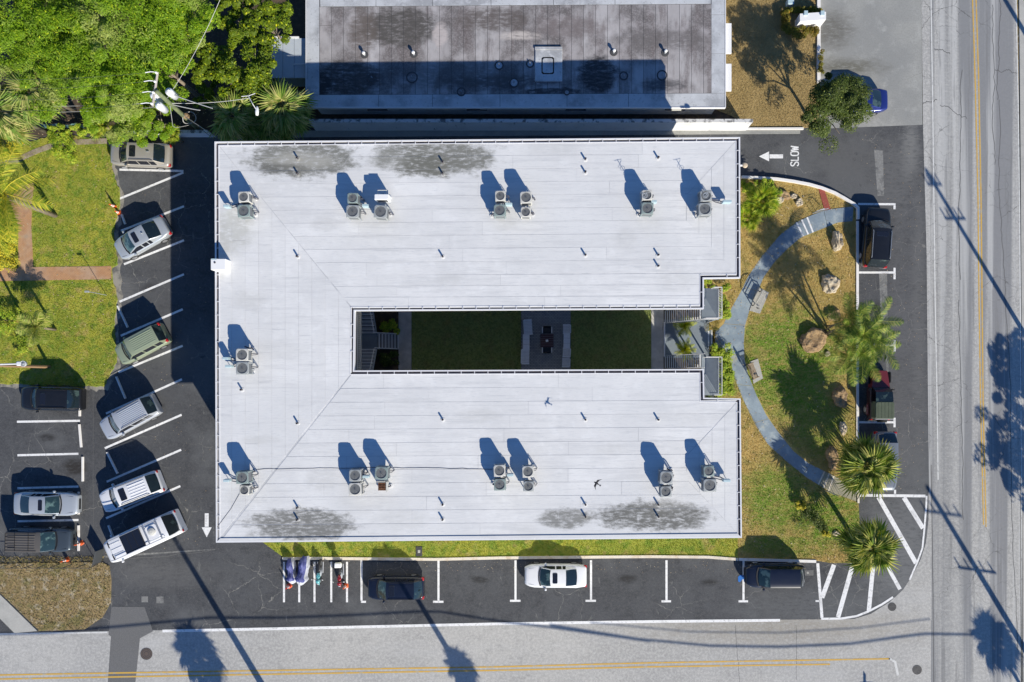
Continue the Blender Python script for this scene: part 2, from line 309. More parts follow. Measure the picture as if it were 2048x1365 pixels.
struct(MB().prism(px_poly([(-900,250),(-262,250),(-262,1460),(-900,1460)]), -.04, .05), 'west_verge', m_lawn)
struct(MB().sheet(px_poly([(1863,985),(1857,985),(1857,1040),(1852,1085),(1842,1118),(1826,1150),(1806,1180),(1780,1204),(1742,1228),(1700,1241),(1863,1241)]), .0042), 'road_corner', m_sroad)
def rough(pts, amp, seed=1, step=9, keep=lambda p: True):
    rg = random.Random(seed); o = []
    for (x0,y0),(x1,y1) in zip(pts, pts[1:]+pts[:1]):
        o.append((x0,y0)); n = int(math.hypot(x1-x0,y1-y0)/step)
        for k in range(1,n):
            x, y = lerp(x0,x1,k/n), lerp(y0,y1,k/n); o.append((x+rg.uniform(-amp,amp), y+rg.uniform(-amp,amp)) if keep((x,y)) else (x,y))
    return o
def lerp(a, b, t): return a + (b-a)*t
# lawns and beds
LAWN_W = [(-260,284),(60,284),(120,270),(205,280),(218,292),(224,335),(240,385),(238,425),(230,452),(229,480),(236,530),(224,537),(226,560),(236,600),(229,640),(232,690),(234,725),(208,774),(120,772),(0,768),(-260,768)]
LAWN_E = [(1430,356),(1482,357),(1514,359),(1552,361),(1584,366),(1616,372),(1641,379),(1667,389),(1686,400),(1707,412),(1711,430),(1712,985),(1716,1003),(1719,1060),(1725,1086),(1700,1126),(1660,1126),(1631,1121),(1475,1117),(1475,1060),(1430,1060),(1430,800),(1430,700),(1418,700),(1418,655),(1400,600),(1400,560),(1430,545)]
LAWN_W = rough(LAWN_W, 2.0, 3, 7, lambda p: p[0] > 0 and abs(p[1]-548) > 16)
STRIP_S = [(520,1080),(568,1115),(700,1114),(874,1116),(1000,1114),(1300,1111),(1475,1117),(1475,1050),(520,1050)]
LAWN_N = [(1420,-400),(1632,-400),(1632,165),(1634,252),(1606,257),(1480,257),(1480,240),(1420,215)]
DIRT = [(-260,1128),(0,1128),(205,1124),(219,1132),(223,1160),(222,1205),(205,1235),(170,1259),(80,1262),(-260,1115+30)]
m_sand = mat('sandy_edge',(.3,.28,.24),.95,(('n',1.2,.42,.62,(.09,.09,.09),.9,None,8),))
struct(MB().sheet(px_poly(rough([(205,276),(224,290),(230,335),(247,385),(246,430),(238,455),(237,480),(246,525),(240,545),(244,560),(245,600),(238,640),(240,690),(242,730),(216,782),(120,779),(0,775),(-260,775),(-260,300),(200,300)],3,5,8)), .0025), 'sandy_margin', m_sand)
lawn_w = struct(MB().prism(px_poly(LAWN_W), -.04, .06), 'west_lawn', m_lawn)
lawn_e = struct(MB().prism(px_poly(LAWN_E), -.04, .08), 'east_lawn', m_lawn_e)
struct(MB().prism(px_poly(STRIP_S), -.04, .08), 'south_grass_strip', m_lawn)
struct(MB().prism(px_poly(LAWN_N), -.04, .06), 'dry_lawn', m_dry)
struct(MB().prism(px_poly([(-260,1128),(0,1128),(205,1124),(219,1132),(223,1160),(222,1205),(205,1235),(170,1259),(80,1262),(0,1184),(-260,1080)]), -.04, .05), 'dirt_patch', m_dirt)
struct(MB().prism(px_poly([(-260,1100),(-2,1186),(76,1262),(30,1266),(0,1236),(-260,1180)]), -.04, .075), 'sidewalk', m_conc)
struct(MB().prism(px_poly([(-260,-400),(618,-400),(618,268),(215,273),(118,266),(58,280),(-260,280)]), -.045, .03), 'planting_bed', m_mulch)
struct(MB().prism(px_poly([(622,200),(1418,200),(1470,238),(1470,245),(622,245)]), -.04, .03), 'side_yard', m_mulch)
struct(MB().ribbon(px_poly([(-40,330),(30,324),(70,305),(110,290),(160,285),(215,283)]), .42, .02, .09), 'sand_edging', mat('sandy_edging',(.34,.28,.22),.95,(('n',1.5,.45,.65,(.16,.12,.08),.8,None,8),)))
struct(MB().prism(px_poly([(500,262),(1600,261),(1600,268),(500,276)]), -.04, .04), 'alley_ledge', m_apron)
# brick paths (bricks are a few pixels: laid in the material)
struct(MB().prism(px_poly([(-260,538),(38,537),(38,452),(20,400),(44,372),(70,366),(66,400),(64,452),(68,535),(224,533),(224,559),(0,563),(-260,564)]), -.03, .085), 'brick_path', m_brick)
# strips of kerb
def kerb(pts, w, h, m): return struct(MB().ribbon(px_poly(pts), w, -.03, h), 'kerb', m)
ARC = [(1482,356),(1514,357.5),(1552,360),(1584,364.5),(1616,370.5),(1641,377.5),(1667,387.5),(1686,398),(1707,411),(1713.5,417),(1713.5,440)]
kerb(ARC, .2, .3, m_kerbw)
kerb([(1713.5,443),(1713.5,620),(1714,988)], .2, .16, m_kerbw)
kerb([(1714.5,978),(1715,1006)], .16, .2, m_kerbt)
kerb([(1636,-400),(1636,167)], .26, .2, m_kerbw)
kerb([(1480,259),(1606,258.5)], .16, .16, m_kerbw)
kerb([(566,1117),(640,1116.5),(700,1117),(874,1118.5),(1000,1115.5),(1300,1113),(1415,1114),(1475,1118.5)], .22, .15, m_kerbt)
kerb([(1477,1118.5),(1631,1122.5)], .22, .15, m_kerbw)
# patches
struct(MB().sheet(px_poly([(223,1214),(289,1214),(306,1263),(280,1277),(271,1365),(266,1445),(212,1446),(215.6,1365),(222,1273),(217,1270)]), .009), 'road_patch', m_patch)
m_patch2 = mat('pale_patch', (.2, .2, .195), .9, (('n', 1.0, .4, .62, (.085, .088, .09), .9, None, 9),('n', 6, .45, .65, (.3,.3,.29), .5, None, 6)))
for q in ([(1748,300),(1766,302),(1768,392),(1755,392)], [(1758,548),(1774,548),(1776,690),(1764,690)], [(1776,700),(1770,700),(1774,760),(1778,760)]):
    struct(MB().sheet(px_poly(q), .003), 'concrete_strip', m_patch2)
for q in ([(283,1193),(296,1193),(296,1205),(283,1205)], [(313,1194),(327,1193),(327,1207),(313,1207)]): struct(MB().sheet(px_poly(q), .003), 'asphalt_patch', m_patch2)
struct(MB().sheet(px_poly([(205,1112),(432,1098),(432,1100),(212,1116)]), .0035), 'asphalt_seam', m_patch2)
# double yellow lines and white edge lines
def line(parent, pts, w, m=m_line, z=.012, name='painted_line'): return MB().ribbon(px_poly(pts), w, z).build(name, m, parent)
line(sroad, [(-900,1343),(0,1350.5),(190,1347),(560,1341),(1000,1334),(1300,1326),(1780,1318)], .12, m_yel)
line(sroad, [(-900,1351),(0,1358.5),(190,1355),(560,1348.5),(1000,1341),(1300,1334),(1660,1329)], .12, m_yel)
line(sroad, [(325,1262.5),(640,1256),(1000,1248),(1300,1243.5),(1560,1241)], .22, m_line)
line(sroad, [(-900,1277),(0,1268.5),(215,1265)], .14, m_linew)
line(sroad, [(1778,1317),(1790,1324),(1796,1352)], .2, m_linew)
line(eroad, [(1938,-900),(1945,0),(1950,150),(1956,400),(1958,600),(1961,800),(1967,1050)], .1, m_yel)
line(eroad, [(1946,-900),(1952,0),(1957,150),(1962,400),(1964,600),(1966,800),(1972,1054)], .1, m_yel)
line(eroad, [(1854,-900),(1862,0),(1865,200),(1868,430),(1870,600),(1874,800),(1876,960)], .1, m_linew)
line(eroad, [(2026,-900),(2032,0),(2036,200),(2039,430),(2041,700),(2045,1365)], .1, m_linew)
m_crack = mat('sealed_crack', (.12, .12, .12), .9)
rc = random.Random(3)
def crackline(x0, y0, x1, y1, w=.05, amp=5, parent=eroad):
    n = 40; pts = []; o = 0
    for i in range(n + 1):
        o += rc.uniform(-1, 1) * amp * .35; o *= .93; t = i / n
        dx, dy = x1 - x0, y1 - y0; l = math.hypot(dx, dy)
        pts.append((x0 + dx*t - dy/l*o, y0 + dy*t + dx/l*o))
    line(parent, pts, w, m_crack, .008, 'crack')
for a in ((1999,-20,1998,200),(1998,200,2012,600),(2012,600,2034,1300),(1917,600,1924,1040),(1985,10,1990,330),(1925,140,1918,560),(1868,100,1900,108),(1990,140,2036,146),(1845,208,1874,200),(1880,210,1935,235)):
    crackline(*a)
crackline(1862,930,1868,1365,.06,1); crackline(1470,1250,1480,1380,.03,2,sroad); crackline(1592,1250,1593,1360,.03,1,sroad)
crackline(430,1100,216,1126,.05,4,lot); crackline(1785,800,1855,802,.05,1,lot); crackline(186,770,186,1110,.03,1,lot)
# bay lines: west angled bays, left bays, south bays, east bays
def pl(*p, w=.17, m=m_line, z=.006): line(lot, p, w, m, z, 'bay_line')
pl((239,339.7),(367,342.5)); pl((367,345.6),(239,398), z=.009)
for a in (((368,413),(242,462)), ((368,481),(248,529)), ((368,549),(239,604)), ((365.5,619),(241.5,672)), ((365.5,692),(237,745)), ((364,759),(212,827.6)),
          ((363.4,830),(209.6,897)), ((362.4,900),(213.4,964)), ((360.8,972.6),(212,1037)), ((34,844),(160,842)), ((35,911),(157,908)), ((35,977),(157,973.5)), ((35,1043),(157,1040.5))): pl(*a)
for x in (568,598.5,629,662.5,694): pl((x,1124),(x,1205), w=.16)
for x, y, l, r in ((723,1204,0,9),(877,1204,10,10),(1031,1202,10,10),(1182,1202,10,10),(1333,1203,9,9),(1487,1203,9,9)):
    pl((x,1121),(x,y-2)); pl((x-l-1,y),(x+r,y), z=.009)
pl((1716,408.5),(1791,409)); pl((1789,411.5),(1789,419)); pl((1718,545.5),(1787,545.5)); pl((1789,536),(1789,559), z=.009)
pl((1730,690.5),(1787,690.5)); pl((1789,681),(1789,704), z=.009); pl((1718,845),(1787,845)); pl((1789,836),(1789,855), z=.009)
pl((1719,991),(1851,992.5), w=.22); pl((1790,980),(1790,988)); pl((1853,992),(1852.4,1011),(1848.7,1058),(1844.6,1097),(1834,1126),(1819,1160), w=.14, z=.0115)
pl((1757,994.6),(1832,1127), w=.36, z=.009); pl((1807.7,995.5),(1846,1057), w=.36, z=.009)
pl((1635.4,1127),(1644,1236), w=.24); pl((1668,1130),(1644,1196), w=.36, z=.009); pl((1706,1128),(1676,1235), w=.36, z=.009); pl((1746,1134),(1737.5,1222), w=.34, z=.009); pl((1775,1134),(1800,1179), w=.3, z=.009)
pl((1642,1238),(1682,1237.5),(1713,1232.6),(1736,1223.5),(1764,1209),(1786,1194.6), w=.17, z=.0115); pl((1631,1202.5),(1639,1202.5), w=.15)
# arrows and lettering on the tarmac
def arrow(cx, cy, ang, k=1):
    b = MB(); c_, s_ = math.cos(ang), math.sin(ang)
    def T(p): return W2(cx + p[0]*c_ - p[1]*s_, cy + p[0]*s_ + p[1]*c_)
    b.sheet([T(p) for p in ((-24*k,0),(-4*k,-10*k),(-4*k,10*k))], .008); b.sheet([T(p) for p in ((-3*k,-4*k),(24*k,-4*k),(24*k,4*k),(-3*k,4*k))], .008)
    b.build('painted_arrow', m_line, lot)
arrow(1542,313.3,0); arrow(413.5,1051,-math.pi/2)
def letters():
    # strokes in letter space (x right, y up, 0..1 wide, 0..2 high), turned so that the word reads up the picture
    S_ = [(.95,1.6),(.85,1.9),(.5,2),(.15,1.9),(.02,1.55),(.15,1.25),(.5,1.02),(.85,.78),(.98,.45),(.85,.1),(.5,0),(.15,.1),(.05,.42)]
    O_ = [(.5,2),(.15,1.88),(.02,1.5),(.02,.5),(.15,.12),(.5,0),(.85,.12),(.98,.5),(.98,1.5),(.85,1.88),(.5,2)]
    for i, strokes in enumerate(([S_], [[(.1,2),(.1,0)],[(.1,.09),(1,.09)]], [O_], [[(0,2),(.25,0)],[(.25,0),(.5,1.6)],[(.5,1.6),(.75,0)],[(.75,0),(1,2)]])):
        b = MB(); x0 = 332.5 - i * 10.4
        for j, s_ in enumerate(strokes): b.ribbon([W2(1597 - q[1]*7.8, x0 - q[0]*8.2) for q in s_], .1, .0082 + j*.0008)
        b.build('painted_letter', m_line, lot)
letters()
MB().sheet(px_poly([(1476,1154),(1481,1150),(1488,1151),(1490,1158),(1484,1160),(1480,1165),(1476,1163)]),.0125).build('blue_paint_mark', mat('blue_marking',(.02,.15,.5),.8), lot)
# wheel stops
wsn = [((236,612.5),(256,655.5),'white concrete wheel stop in the empty bay above the light green car'),((233,754),(251.5,797.7),'white wheel stop in the shaded bay behind the silver estate with ribbed roof'),
 ((214.5,905),(235.7,947.4),'white wheel stop in the shaded bay between the silver and white estates'),((217.5,1051),(227,1076),'white wheel stop beside the nose of the white camper van'),
 ((160,816.6),(160,833),'short white wheel stop behind the black car at the left edge'),((159,849),(163,895),'skewed white wheel stop of the upper empty bay at left'),((166,914),(166,963),'white wheel stop of the lower empty bay with the oil stain'),
 ((157.6,984),(157.6,1029),'white wheel stop at the nose of the silver sedan at left'),((157.6,1051),(157.6,1102),'white wheel stop in front of the grey car by the fence'),((244,430),(251,449),'worn wheel stop in the shade above the silver sedan by the lawn')]
for a, b_, lb in wsn:
    A = W(*a); B_ = W(*b_); L = (B_ - A).length; o = MB()
    o.add([(-L/2,-.09,0),(L/2,-.09,0),(L/2,.09,0),(-L/2,.09,0),(-L/2,-.05,.12),(L/2,-.05,.12),(L/2,.05,.12),(-L/2,.05,.12)], [(0,3,2,1),(4,5,6,7),(0,1,5,4),(1,2,6,5),(2,3,7,6),(3,0,4,7)])
    o.build('wheel_stop', m_kerbw, loc=((A.x+B_.x)/2,(A.y+B_.y)/2,.0), rz=math.atan2(B_.y-A.y, B_.x-A.x), label=lb, cat='wheel stop', group='concrete wheel stops in the parking bays')
# footpath slabs
inner = [(1704,443),(1674,446),(1643,458.6),(1600,476),(1574,498.6),(1548.6,524),(1526,556),(1512,592),(1498.6,621),(1489,653),(1487,687),(1488.6,720),(1495,748),(1511,788),(1532,831),(1554,862),(1585,902),(1615,926),(1665,951),(1712,977)]
outer = [(1706,414),(1657,420),(1626,430),(1594,444),(1560,470),(1523,513),(1494,556),(1483,581),(1463,616),(1446,650),(1430,664),(1430,691),(1457,714),(1470,760),(1486,800),(1511,852),(1535,889),(1572,923),(1615,957),(1662,985),(1712,1003)]
def resample(pts, n):
    P = [Vector(p) for p in pts]; d = [0]
    for i in range(1, len(P)): d.append(d[-1] + (P[i]-P[i-1]).length)
    out = []
    for k in range(n):
        t = d[-1]*k/(n-1); i = max(j for j in range(len(P)) if d[j] <= t + 1e-6); i = min(i, len(P)-2)
        f = (t-d[i])/(d[i+1]-d[i]); out.append(P[i].lerp(P[i+1], f))
    return out
path = link('footpath', None, kind='structure')
NI, NO = 73, 73; ri = resample(inner, NI); ro = resample(outer, NO)
i = 0; rr = random.Random(5)
cuts = [0,5,8,9,10,17,24,31,37,43,50,56,62,65,66,67,72]
for a, b_ in zip(cuts[:-1], cuts[1:]):
    q = [tuple(p) for p in ri[a:b_+1]] + [tuple(p) for p in ro[a:b_+1][::-1]]
    c_ = Vector((sum(p[0] for p in q)/len(q), sum(p[1] for p in q)/len(q)))
    e0 = (Vector(ri[a+1 if a+1<NI else a]) - Vector(ri[a])).normalized() * .35; e1 = (Vector(ri[b_]) - Vector(ri[b_-1])).normalized() * .35
    I = [Vector(p) for p in ri[a:b_+1]]; O = [Vector(p) for p in ro[a:b_+1]]
    I[0] += e0; O[0] += e0; I[-1] -= e1; O[-1] -= e1
    h = .115 - (.03 if 9 <= a < 65 else 0) - (.0 if a < 8 else 0)
    MB().prism(WL(I + O[::-1]), -.03, h).build('slab', m_pathd if a >= 65 else m_pathc, path)
for k in (8, 9, 10):
    line(path, [ri[k], ro[k]], .13, m_line, .119, 'step_line')
for k in (65, 66, 67):
    line(path, [ri[k], ro[k]], .12, m_kerbt, .119, 'step_line')
struct(MB().prism(px_poly([(1636,379),(1648,382),(1660,419),(1648,422)]), 0, .13), 'red_step_strip', mat('red_painted_step', (.3,.07,.05), .8, (('n',6,.45,.7,(.22,.05,.04),.6),)))
# courtyard ground
yN, yS = 600, 765
def court(x0, x1, name, m, h, y0=yN, y1=yS): return struct(MB().prism(px_poly([(x0,y0),(x1,y0),(x1,y1),(x0,y1)]), -.03, h), name, m)
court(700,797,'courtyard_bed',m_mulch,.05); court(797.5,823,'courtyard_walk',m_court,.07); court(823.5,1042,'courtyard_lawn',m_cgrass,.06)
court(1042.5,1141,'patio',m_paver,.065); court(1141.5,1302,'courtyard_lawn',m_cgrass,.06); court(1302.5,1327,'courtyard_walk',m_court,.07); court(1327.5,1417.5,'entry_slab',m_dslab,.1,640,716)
court(1327.5,1417.5,'courtyard_bed',m_mulch,.05,600,639.5); court(1327.5,1417.5,'courtyard_bed',m_mulch,.05,716.5,765)
# grass
HB = [px_poly([(1430,663),(1457,714),(1486,800),(1535,889),(1615,957),(1712,1003),(1712,977),(1615,926),(1554,862),(1511,788),(1488,720),(1487,687),(1498,621),(1526,556),(1574,498),(1643,458),(1706,443),(1706,414),(1626,430),(1560,470),(1494,556),(1463,616)])]
BP = px_poly([(-260,538),(38,537),(38,452),(20,400),(44,372),(70,366),(66,400),(64,452),(68,535),(224,533),(224,559),(0,563),(-260,564)])
blades('lawn_grass', px_poly(LAWN_W), 420, m_blade, .06, .055, .05, 1, [BP], 'bright yellow-green grass on the lawn left of the parking bays', (W2(-60,800), W2(260,270)))
blades('garden_grass', px_poly(LAWN_E), 380, m_blade_e, .08, .05, .045, 2, HB, 'green and straw-dry grass around the curved path')
blades('strip_grass', px_poly(STRIP_S), 380, m_blade, .08, .05, .05, 3, [], 'green grass strip along the south kerb')
blades('dry_grass', px_poly(LAWN_N), 380, m_blade_d, .06, .05, .045, 4, [], 'dry golden grass beside the neighbouring building', (W2(1400,270), W2(1660,-60)))
blades('weeds', px_poly([(-60,1128),(205,1124),(219,1132),(223,1160),(222,1205),(205,1235),(170,1259),(80,1262),(0,1184)]), 160, m_blade_w, .05, .09, .05, 5, [], 'sparse weeds on the dirt corner patch', (W2(-60,1300), W2(260,1100)))
blades('weeds', px_poly([(-60,1113),(210,1113),(205,1124),(-60,1128)]), 300, m_blade_w, 0, .1, .05, 6, [], 'weedy strip under the chain link fence')
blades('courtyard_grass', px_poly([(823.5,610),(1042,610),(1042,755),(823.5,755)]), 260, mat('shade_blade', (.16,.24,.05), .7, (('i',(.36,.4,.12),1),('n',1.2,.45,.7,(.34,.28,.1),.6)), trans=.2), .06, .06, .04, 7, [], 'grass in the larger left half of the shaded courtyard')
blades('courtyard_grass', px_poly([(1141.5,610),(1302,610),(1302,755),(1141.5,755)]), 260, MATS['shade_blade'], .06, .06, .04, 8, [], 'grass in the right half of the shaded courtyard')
# covers
m_iron = mat('cast_iron', (.13,.1,.085), .6, (('n',20,.4,.7,(.2,.15,.12),.7),), metal=.3)
m_iron2 = mat('dark_cast_iron', (.05,.05,.055), .6, (('n',20,.4,.7,(.12,.12,.12),.7),), metal=.3)
def manhole(px, py, r, m, lb):
    t = thing('manhole_cover', lb, 'manhole cover', (*W2(px,py), .006))
    MB().cyl(0,0,0,.008,r,24).build('lid', m, t)
    b = MB()
    for k in (.45,.75): b.lathe([(r*k-.015,.008),(r*k-.015,.014),(r*k+.015,.014),(r*k+.015,.008)], 20)
    b.lathe([(r,.0),(r,.013),(r+.04,.013),(r+.04,0)], 24); b.build('rim', m_iron2, t)
manhole(293,1308,.44,m_iron,'large brown manhole cover on the grey road beside the dark patch'); manhole(1784,1214,.3,m_iron2,'dark manhole cover by the striped corner marking'); manhole(1834,1340,.34,m_iron2,'dark round manhole cover near the road junction at bottom right')
t = thing('utility_box_cover', 'dark rectangular meter box cover set in the south grass strip', 'utility cover', W(838,1103,.08))
MB().rbox(-.26,.26,-.4,.4,0,.05,.03).build('frame', m_iron2, t); MB().rbox(-.1,.1,-.12,.12,.05,.07,.02).build('lid', m_conc, t)
t = thing('drain_cover', 'small pale metal utility cover in the bay right of the black wagon', 'utility cover', (*W2(1618,1146),.004)); MB().rbox(-.36,.36,-.22,.22,0,.008,.02).build('frame', m_patch, t); MB().cyl(-.1,0,.008,.014,.09,12).build('lid', m_conc, t)

def litter(name, poly, n, z, m, seed, label, s0=.03, s1=.08):
    rg = np.random.default_rng(seed); P = np.array(poly); lo = P.min(0); hi = P.max(0); x = rg.uniform(lo[0],hi[0],n*3); y = rg.uniform(lo[1],hi[1],n*3); k = in_poly(x,y,poly); x = x[k][:n]; y = y[k][:n]; n = len(x)
    a = rg.uniform(0,6.28,n); s = rg.uniform(s0,s1,n); c = np.cos(a)*s; d = np.sin(a)*s; zz = np.full(n,z); h = rg.uniform(.005,.03,n)
    V = np.stack([np.stack([x+c,y+d,zz],1),np.stack([x-d*.5,y+c*.5,zz+h],1),np.stack([x-c,y-d,zz],1),np.stack([x+d*.5,y-c*.5,zz+h],1)],1).reshape(-1,3)
    return link(name, arrays(name, V, np.arange(4*n).reshape(-1,4), m), kind='stuff', label=label, cat='fallen leaves')
m_lit = mat('dry_leaf', (.35,.24,.12), .9, (('i',(.6,.5,.35),1),('i2',(.2,.13,.06),.8,.7,1)))
litter('fallen_leaves', px_poly(LAWN_E), 900, .125, m_lit, 1, 'dry fallen leaves in the garden around the curved path')
litter('fallen_leaves', px_poly(LAWN_W), 600, .1, m_lit, 2, 'dry fallen leaves on the lawn left of the parking bays')
litter('fallen_leaves', px_poly([(235,285),(430,285),(430,1100),(200,1110)]), 220, .012, m_lit, 3, 'scattered leaves on the angled parking lane', .02, .05)
litter('fallen_leaves', px_poly([(1720,270),(1840,270),(1850,980),(1720,980)]), 260, .012, m_lit, 4, 'scattered leaves along the east kerb bays', .02, .05)
litter('fallen_leaves', px_poly([(560,1119),(1620,1124),(1620,1150),(560,1140)]), 220, .012, m_lit, 5, 'scattered leaves along the south kerb', .02, .05)
litter('fallen_leaves', px_poly([(-200,100),(610,100),(610,268),(220,270),(-200,280)]), 1500, .04, m_lit, 6, 'leaf litter under the trees at the upper left', .04, .1)
# ------------------------------------------------------------------ main building
ZR = 7.6
def E(px, py, rx, ry, col, fac, soft, z=ZR):
    c_ = W(px, py, z); k = (1 - z/H)/SC; return ('e', c_.x, c_.y, rx*k, ry*k, col, fac, soft)
gs = (.19,.185,.165)
m_roof = mat('white_roof_coating', (.67,.67,.67), .75, (('o',(.745,.745,.745),.8),('n',.25,.35,.65,(.59,.592,.598),.65),('n',1.2,.5,.75,(.76,.765,.77),.6),('n',.12,.45,.6,(.64,.645,.65),.6),('n',1.0,.5,.7,(.53,.535,.545),.5,(.25,3,1)),('n',7,.5,.72,(.48,.5,.53),.45,(.3,2,1),8),('n',3,.6,.68,(.45,.46,.48),.5,(.08,4,1),6),('n',22,.6,.7,(.8,.8,.8),.5),
    E(605,318,112,40,(.17,.17,.15),.95,.3), E(600,322,70,20,(.42,.41,.37),.6,.5), E(560,338,60,12,(.09,.09,.08),.6,.5), E(900,322,60,16,(.1,.1,.09),.6,.5), E(540,1046,26,9,(.6,.6,.6),.9,.2), E(578,1045,14,9,(.62,.62,.62),.9,.2), E(622,1048,16,9,(.6,.6,.6),.9,.2), E(870,314,125,42,(.17,.17,.15),.95,.3), E(850,330,50,22,(.13,.13,.11),.7,.5),
    E(600,1050,112,32,(.17,.17,.16),.95,.3), E(1308,1032,118,32,(.13,.13,.12),.97,.3), E(1128,1038,55,22,(.19,.19,.18),.9,.35), E(470,455,40,52,(.42,.42,.38),.6,.5), E(500,600,39,21,(.5,.5,.49),0.49,.6), E(650,450,33,16,(.5,.5,.49),0.43,.6), E(900,560,30,14,(.5,.5,.49),0.31,.6), E(1100,300,57,16,(.5,.5,.49),0.35,.6), E(1250,480,26,24,(.5,.5,.49),0.37,.6), E(1350,560,49,25,(.5,.5,.49),0.39,.6), E(560,700,78,22,(.5,.5,.49),0.27,.6), E(520,880,39,10,(.5,.5,.49),0.43,.6), E(800,1040,58,23,(.5,.5,.49),0.37,.6), E(960,830,49,13,(.5,.5,.49),0.42,.6), E(1220,900,31,12,(.5,.5,.49),0.35,.6), E(1400,830,78,22,(.5,.5,.49),0.28,.6), E(1050,1060,28,20,(.5,.5,.49),0.31,.6), E(640,960,30,25,(.5,.5,.49),0.48,.6), E(745,440,58,16,(.5,.5,.49),0.40,.6), E(1300,440,34,29,(.5,.5,.49),0.27,.6), E(1010,440,27,25,(.5,.5,.49),0.43,.6), E(480,1000,34,28,(.5,.5,.49),0.36,.6), E(725,1000,62,24,(.5,.5,.49),0.32,.6), E(1345,1000,47,23,(.5,.5,.49),0.28,.6), E(440,500,18,60,(.45,.45,.42),.5,.5), E(770,320,40,20,(.3,.3,.28),.5,.5)),
    bump=(18,.35,.015))
m_stucco = mat('stucco', (.75,.74,.7), .9, (('n',1,.4,.7,(.55,.53,.5),.5),))
m_trimw = mat('white_metal_trim', (.72,.72,.74), .5)
m_gut = mat('dark_gutter', (.06,.055,.07), .6, (('n',3,.45,.7,(.12,.1,.08),.6),))
m_under = mat('roof_underlay', (.48,.49,.51), .9, (('n',.8,.42,.62,(.66,.66,.67),.9),))
bld = thing('apartment_building', 'large U-shaped two-storey apartment building with white flat roof round a shaded courtyard', 'building')
OUT = [(429.5,284),(1480,275),(1480.5,557),(1407.5,558),(1407.5,618.5),(710,622.5),(708.5,741.5),(1407.5,738.5),(1408.5,796),(1481,797.5),(1483.5,1076),(432.5,1085.5)]
def ring(pts, d, z):
    P = [Vector(W2(a,b,z)) for a,b in pts]; n = len(P); o = []
    area = sum(P[i].x*P[(i+1)%n].y-P[(i+1)%n].x*P[i].y for i in range(n)); sg = 1 if area < 0 else -1
    for i in range(n):
        e0 = (P[i]-P[i-1]).normalized(); e1 = (P[(i+1)%n]-P[i]).normalized()
        n0 = Vector((-e0.y,e0.x))*sg; n1 = Vector((-e1.y,e1.x))*sg; m_ = (n0+n1); m_ = m_/(m_.length_squared/2 or 1)
        o.append(P[i] + m_*d)
    return o
def band(mb, a, b, z0, z1):
    n = len(a)
    for i in range(n):
        j = (i+1)%n; q = [a[i],a[j],b[j],b[i]]
        mb.add([(p.x,p.y,z0) for p in q]+[(p.x,p.y,z1) for p in q], [(3,2,1,0),(4,5,6,7),(0,1,5,4),(2,3,7,6),(1,2,6,5),(3,0,4,7)])
o0 = ring(OUT,0,ZR); o1 = ring(OUT,-.09,ZR); o2 = ring(OUT,-.25,ZR); o3 = ring(OUT,-.30,ZR)
MB().prism([tuple(p) for p in ring(OUT,-.295,ZR)], ZR-.28, ZR-.012).build('roof_deck', m_under, bld)
g = MB(); band(g, o0, o1, ZR-.3, ZR+.05); g.build('gutter_lip', m_trimw, bld)
g = MB(); band(g, o1, o2, ZR-.2, ZR-.07); g.build('gutter', m_gut, bld)
g = MB(); band(g, o2, o3, ZR-.25, ZR+.02); g.build('roof_edge', m_trimw, bld)
g = MB()
for i in range(12):
    if i in (10,): continue
    a, b_ = o0[i], o0[(i+1)%12]; L = (b_-a).length; d = (b_-a)/L; nn = (o2[i]-o0[i]); nn = Vector((-d.y,d.x)) if Vector((-d.y,d.x)).dot(nn) > 0 else Vector((d.y,-d.x))
    for k in range(1, int(L/.93)):
        p = a + d*k*.93; q = [p-d*.022, p+d*.022, p+d*.022+nn*.26, p-d*.022+nn*.26]
        g.add([(v.x,v.y,ZR+.035) for v in q]+[(v.x,v.y,ZR+.057) for v in q], [(0,1,2,3),(4,5,6,7),(0,1,5,4),(2,3,7,6),(1,2,6,5),(3,0,4,7)])
o = g.build('gutter_brackets', m_trimw, bld); o['kind'] = 'stuff'
a_, b2 = o1[10], o1[11]; c2, d2 = o3[11], o3[10]; MB().prism([tuple(a_),tuple(b2),tuple(c2),tuple(d2)], ZR-.06, ZR+.052).build('roof_sheet', m_roof, bld)
# sun-baked membrane sheets, laid row by row; the lap joints are gaps with the underlay showing
rs = random.Random(11)
def lerp(a, b, t): return a + (b-a)*t
def pw(pts, t):
    for (t0,v0),(t1,v1) in zip(pts[:-1],pts[1:]):
        if t <= t1: return lerp(v0, v1, (t-t0)/(t1-t0) if t1 > t0 else 0)
    return pts[-1][1]
nsheet = [0]
def sheet_row(a0, a1, lo, hi, vertical, shear, seg, g=.3):
    """one row from a0 to a1 across, between boundary functions lo and hi, cut in lengths"""
    L0, L1, H0, H1 = lo(a0+g), lo(a1-g), hi(a0+g), hi(a1-g)
    mn = max(L0, L1); mx = min(H0, H1)
    cuts = []; c_ = mn + rs.uniform(.2,1)*seg
    while c_ < mx - seg*.35: cuts.append(c_); c_ += seg*rs.uniform(.8,1.2)
    ends = [(L0,L1)] + [(c_,c_) for c_ in cuts] + [(H0,H1)]
    for (s0,s1),(e0,e1) in zip(ends[:-1],ends[1:]):
        g2 = g*.8; q = [(s0+g2,a0+g),(e0-g2,a0+g),(e1-g2,a1-g),(s1+g2,a1-g)]
        if vertical: q = [(y,x) for x,y in q]
        q = [(x, y + shear*(x-955)) for x,y in q]
        if abs(e0-s0)+abs(e1-s1) < 5: continue
        dz = rs.uniform(-.003,.003)
        MB().prism(WL(q, ZR), ZR-.05, ZR+dz).build('roof_sheet', m_roof, bld); nsheet[0] += 1
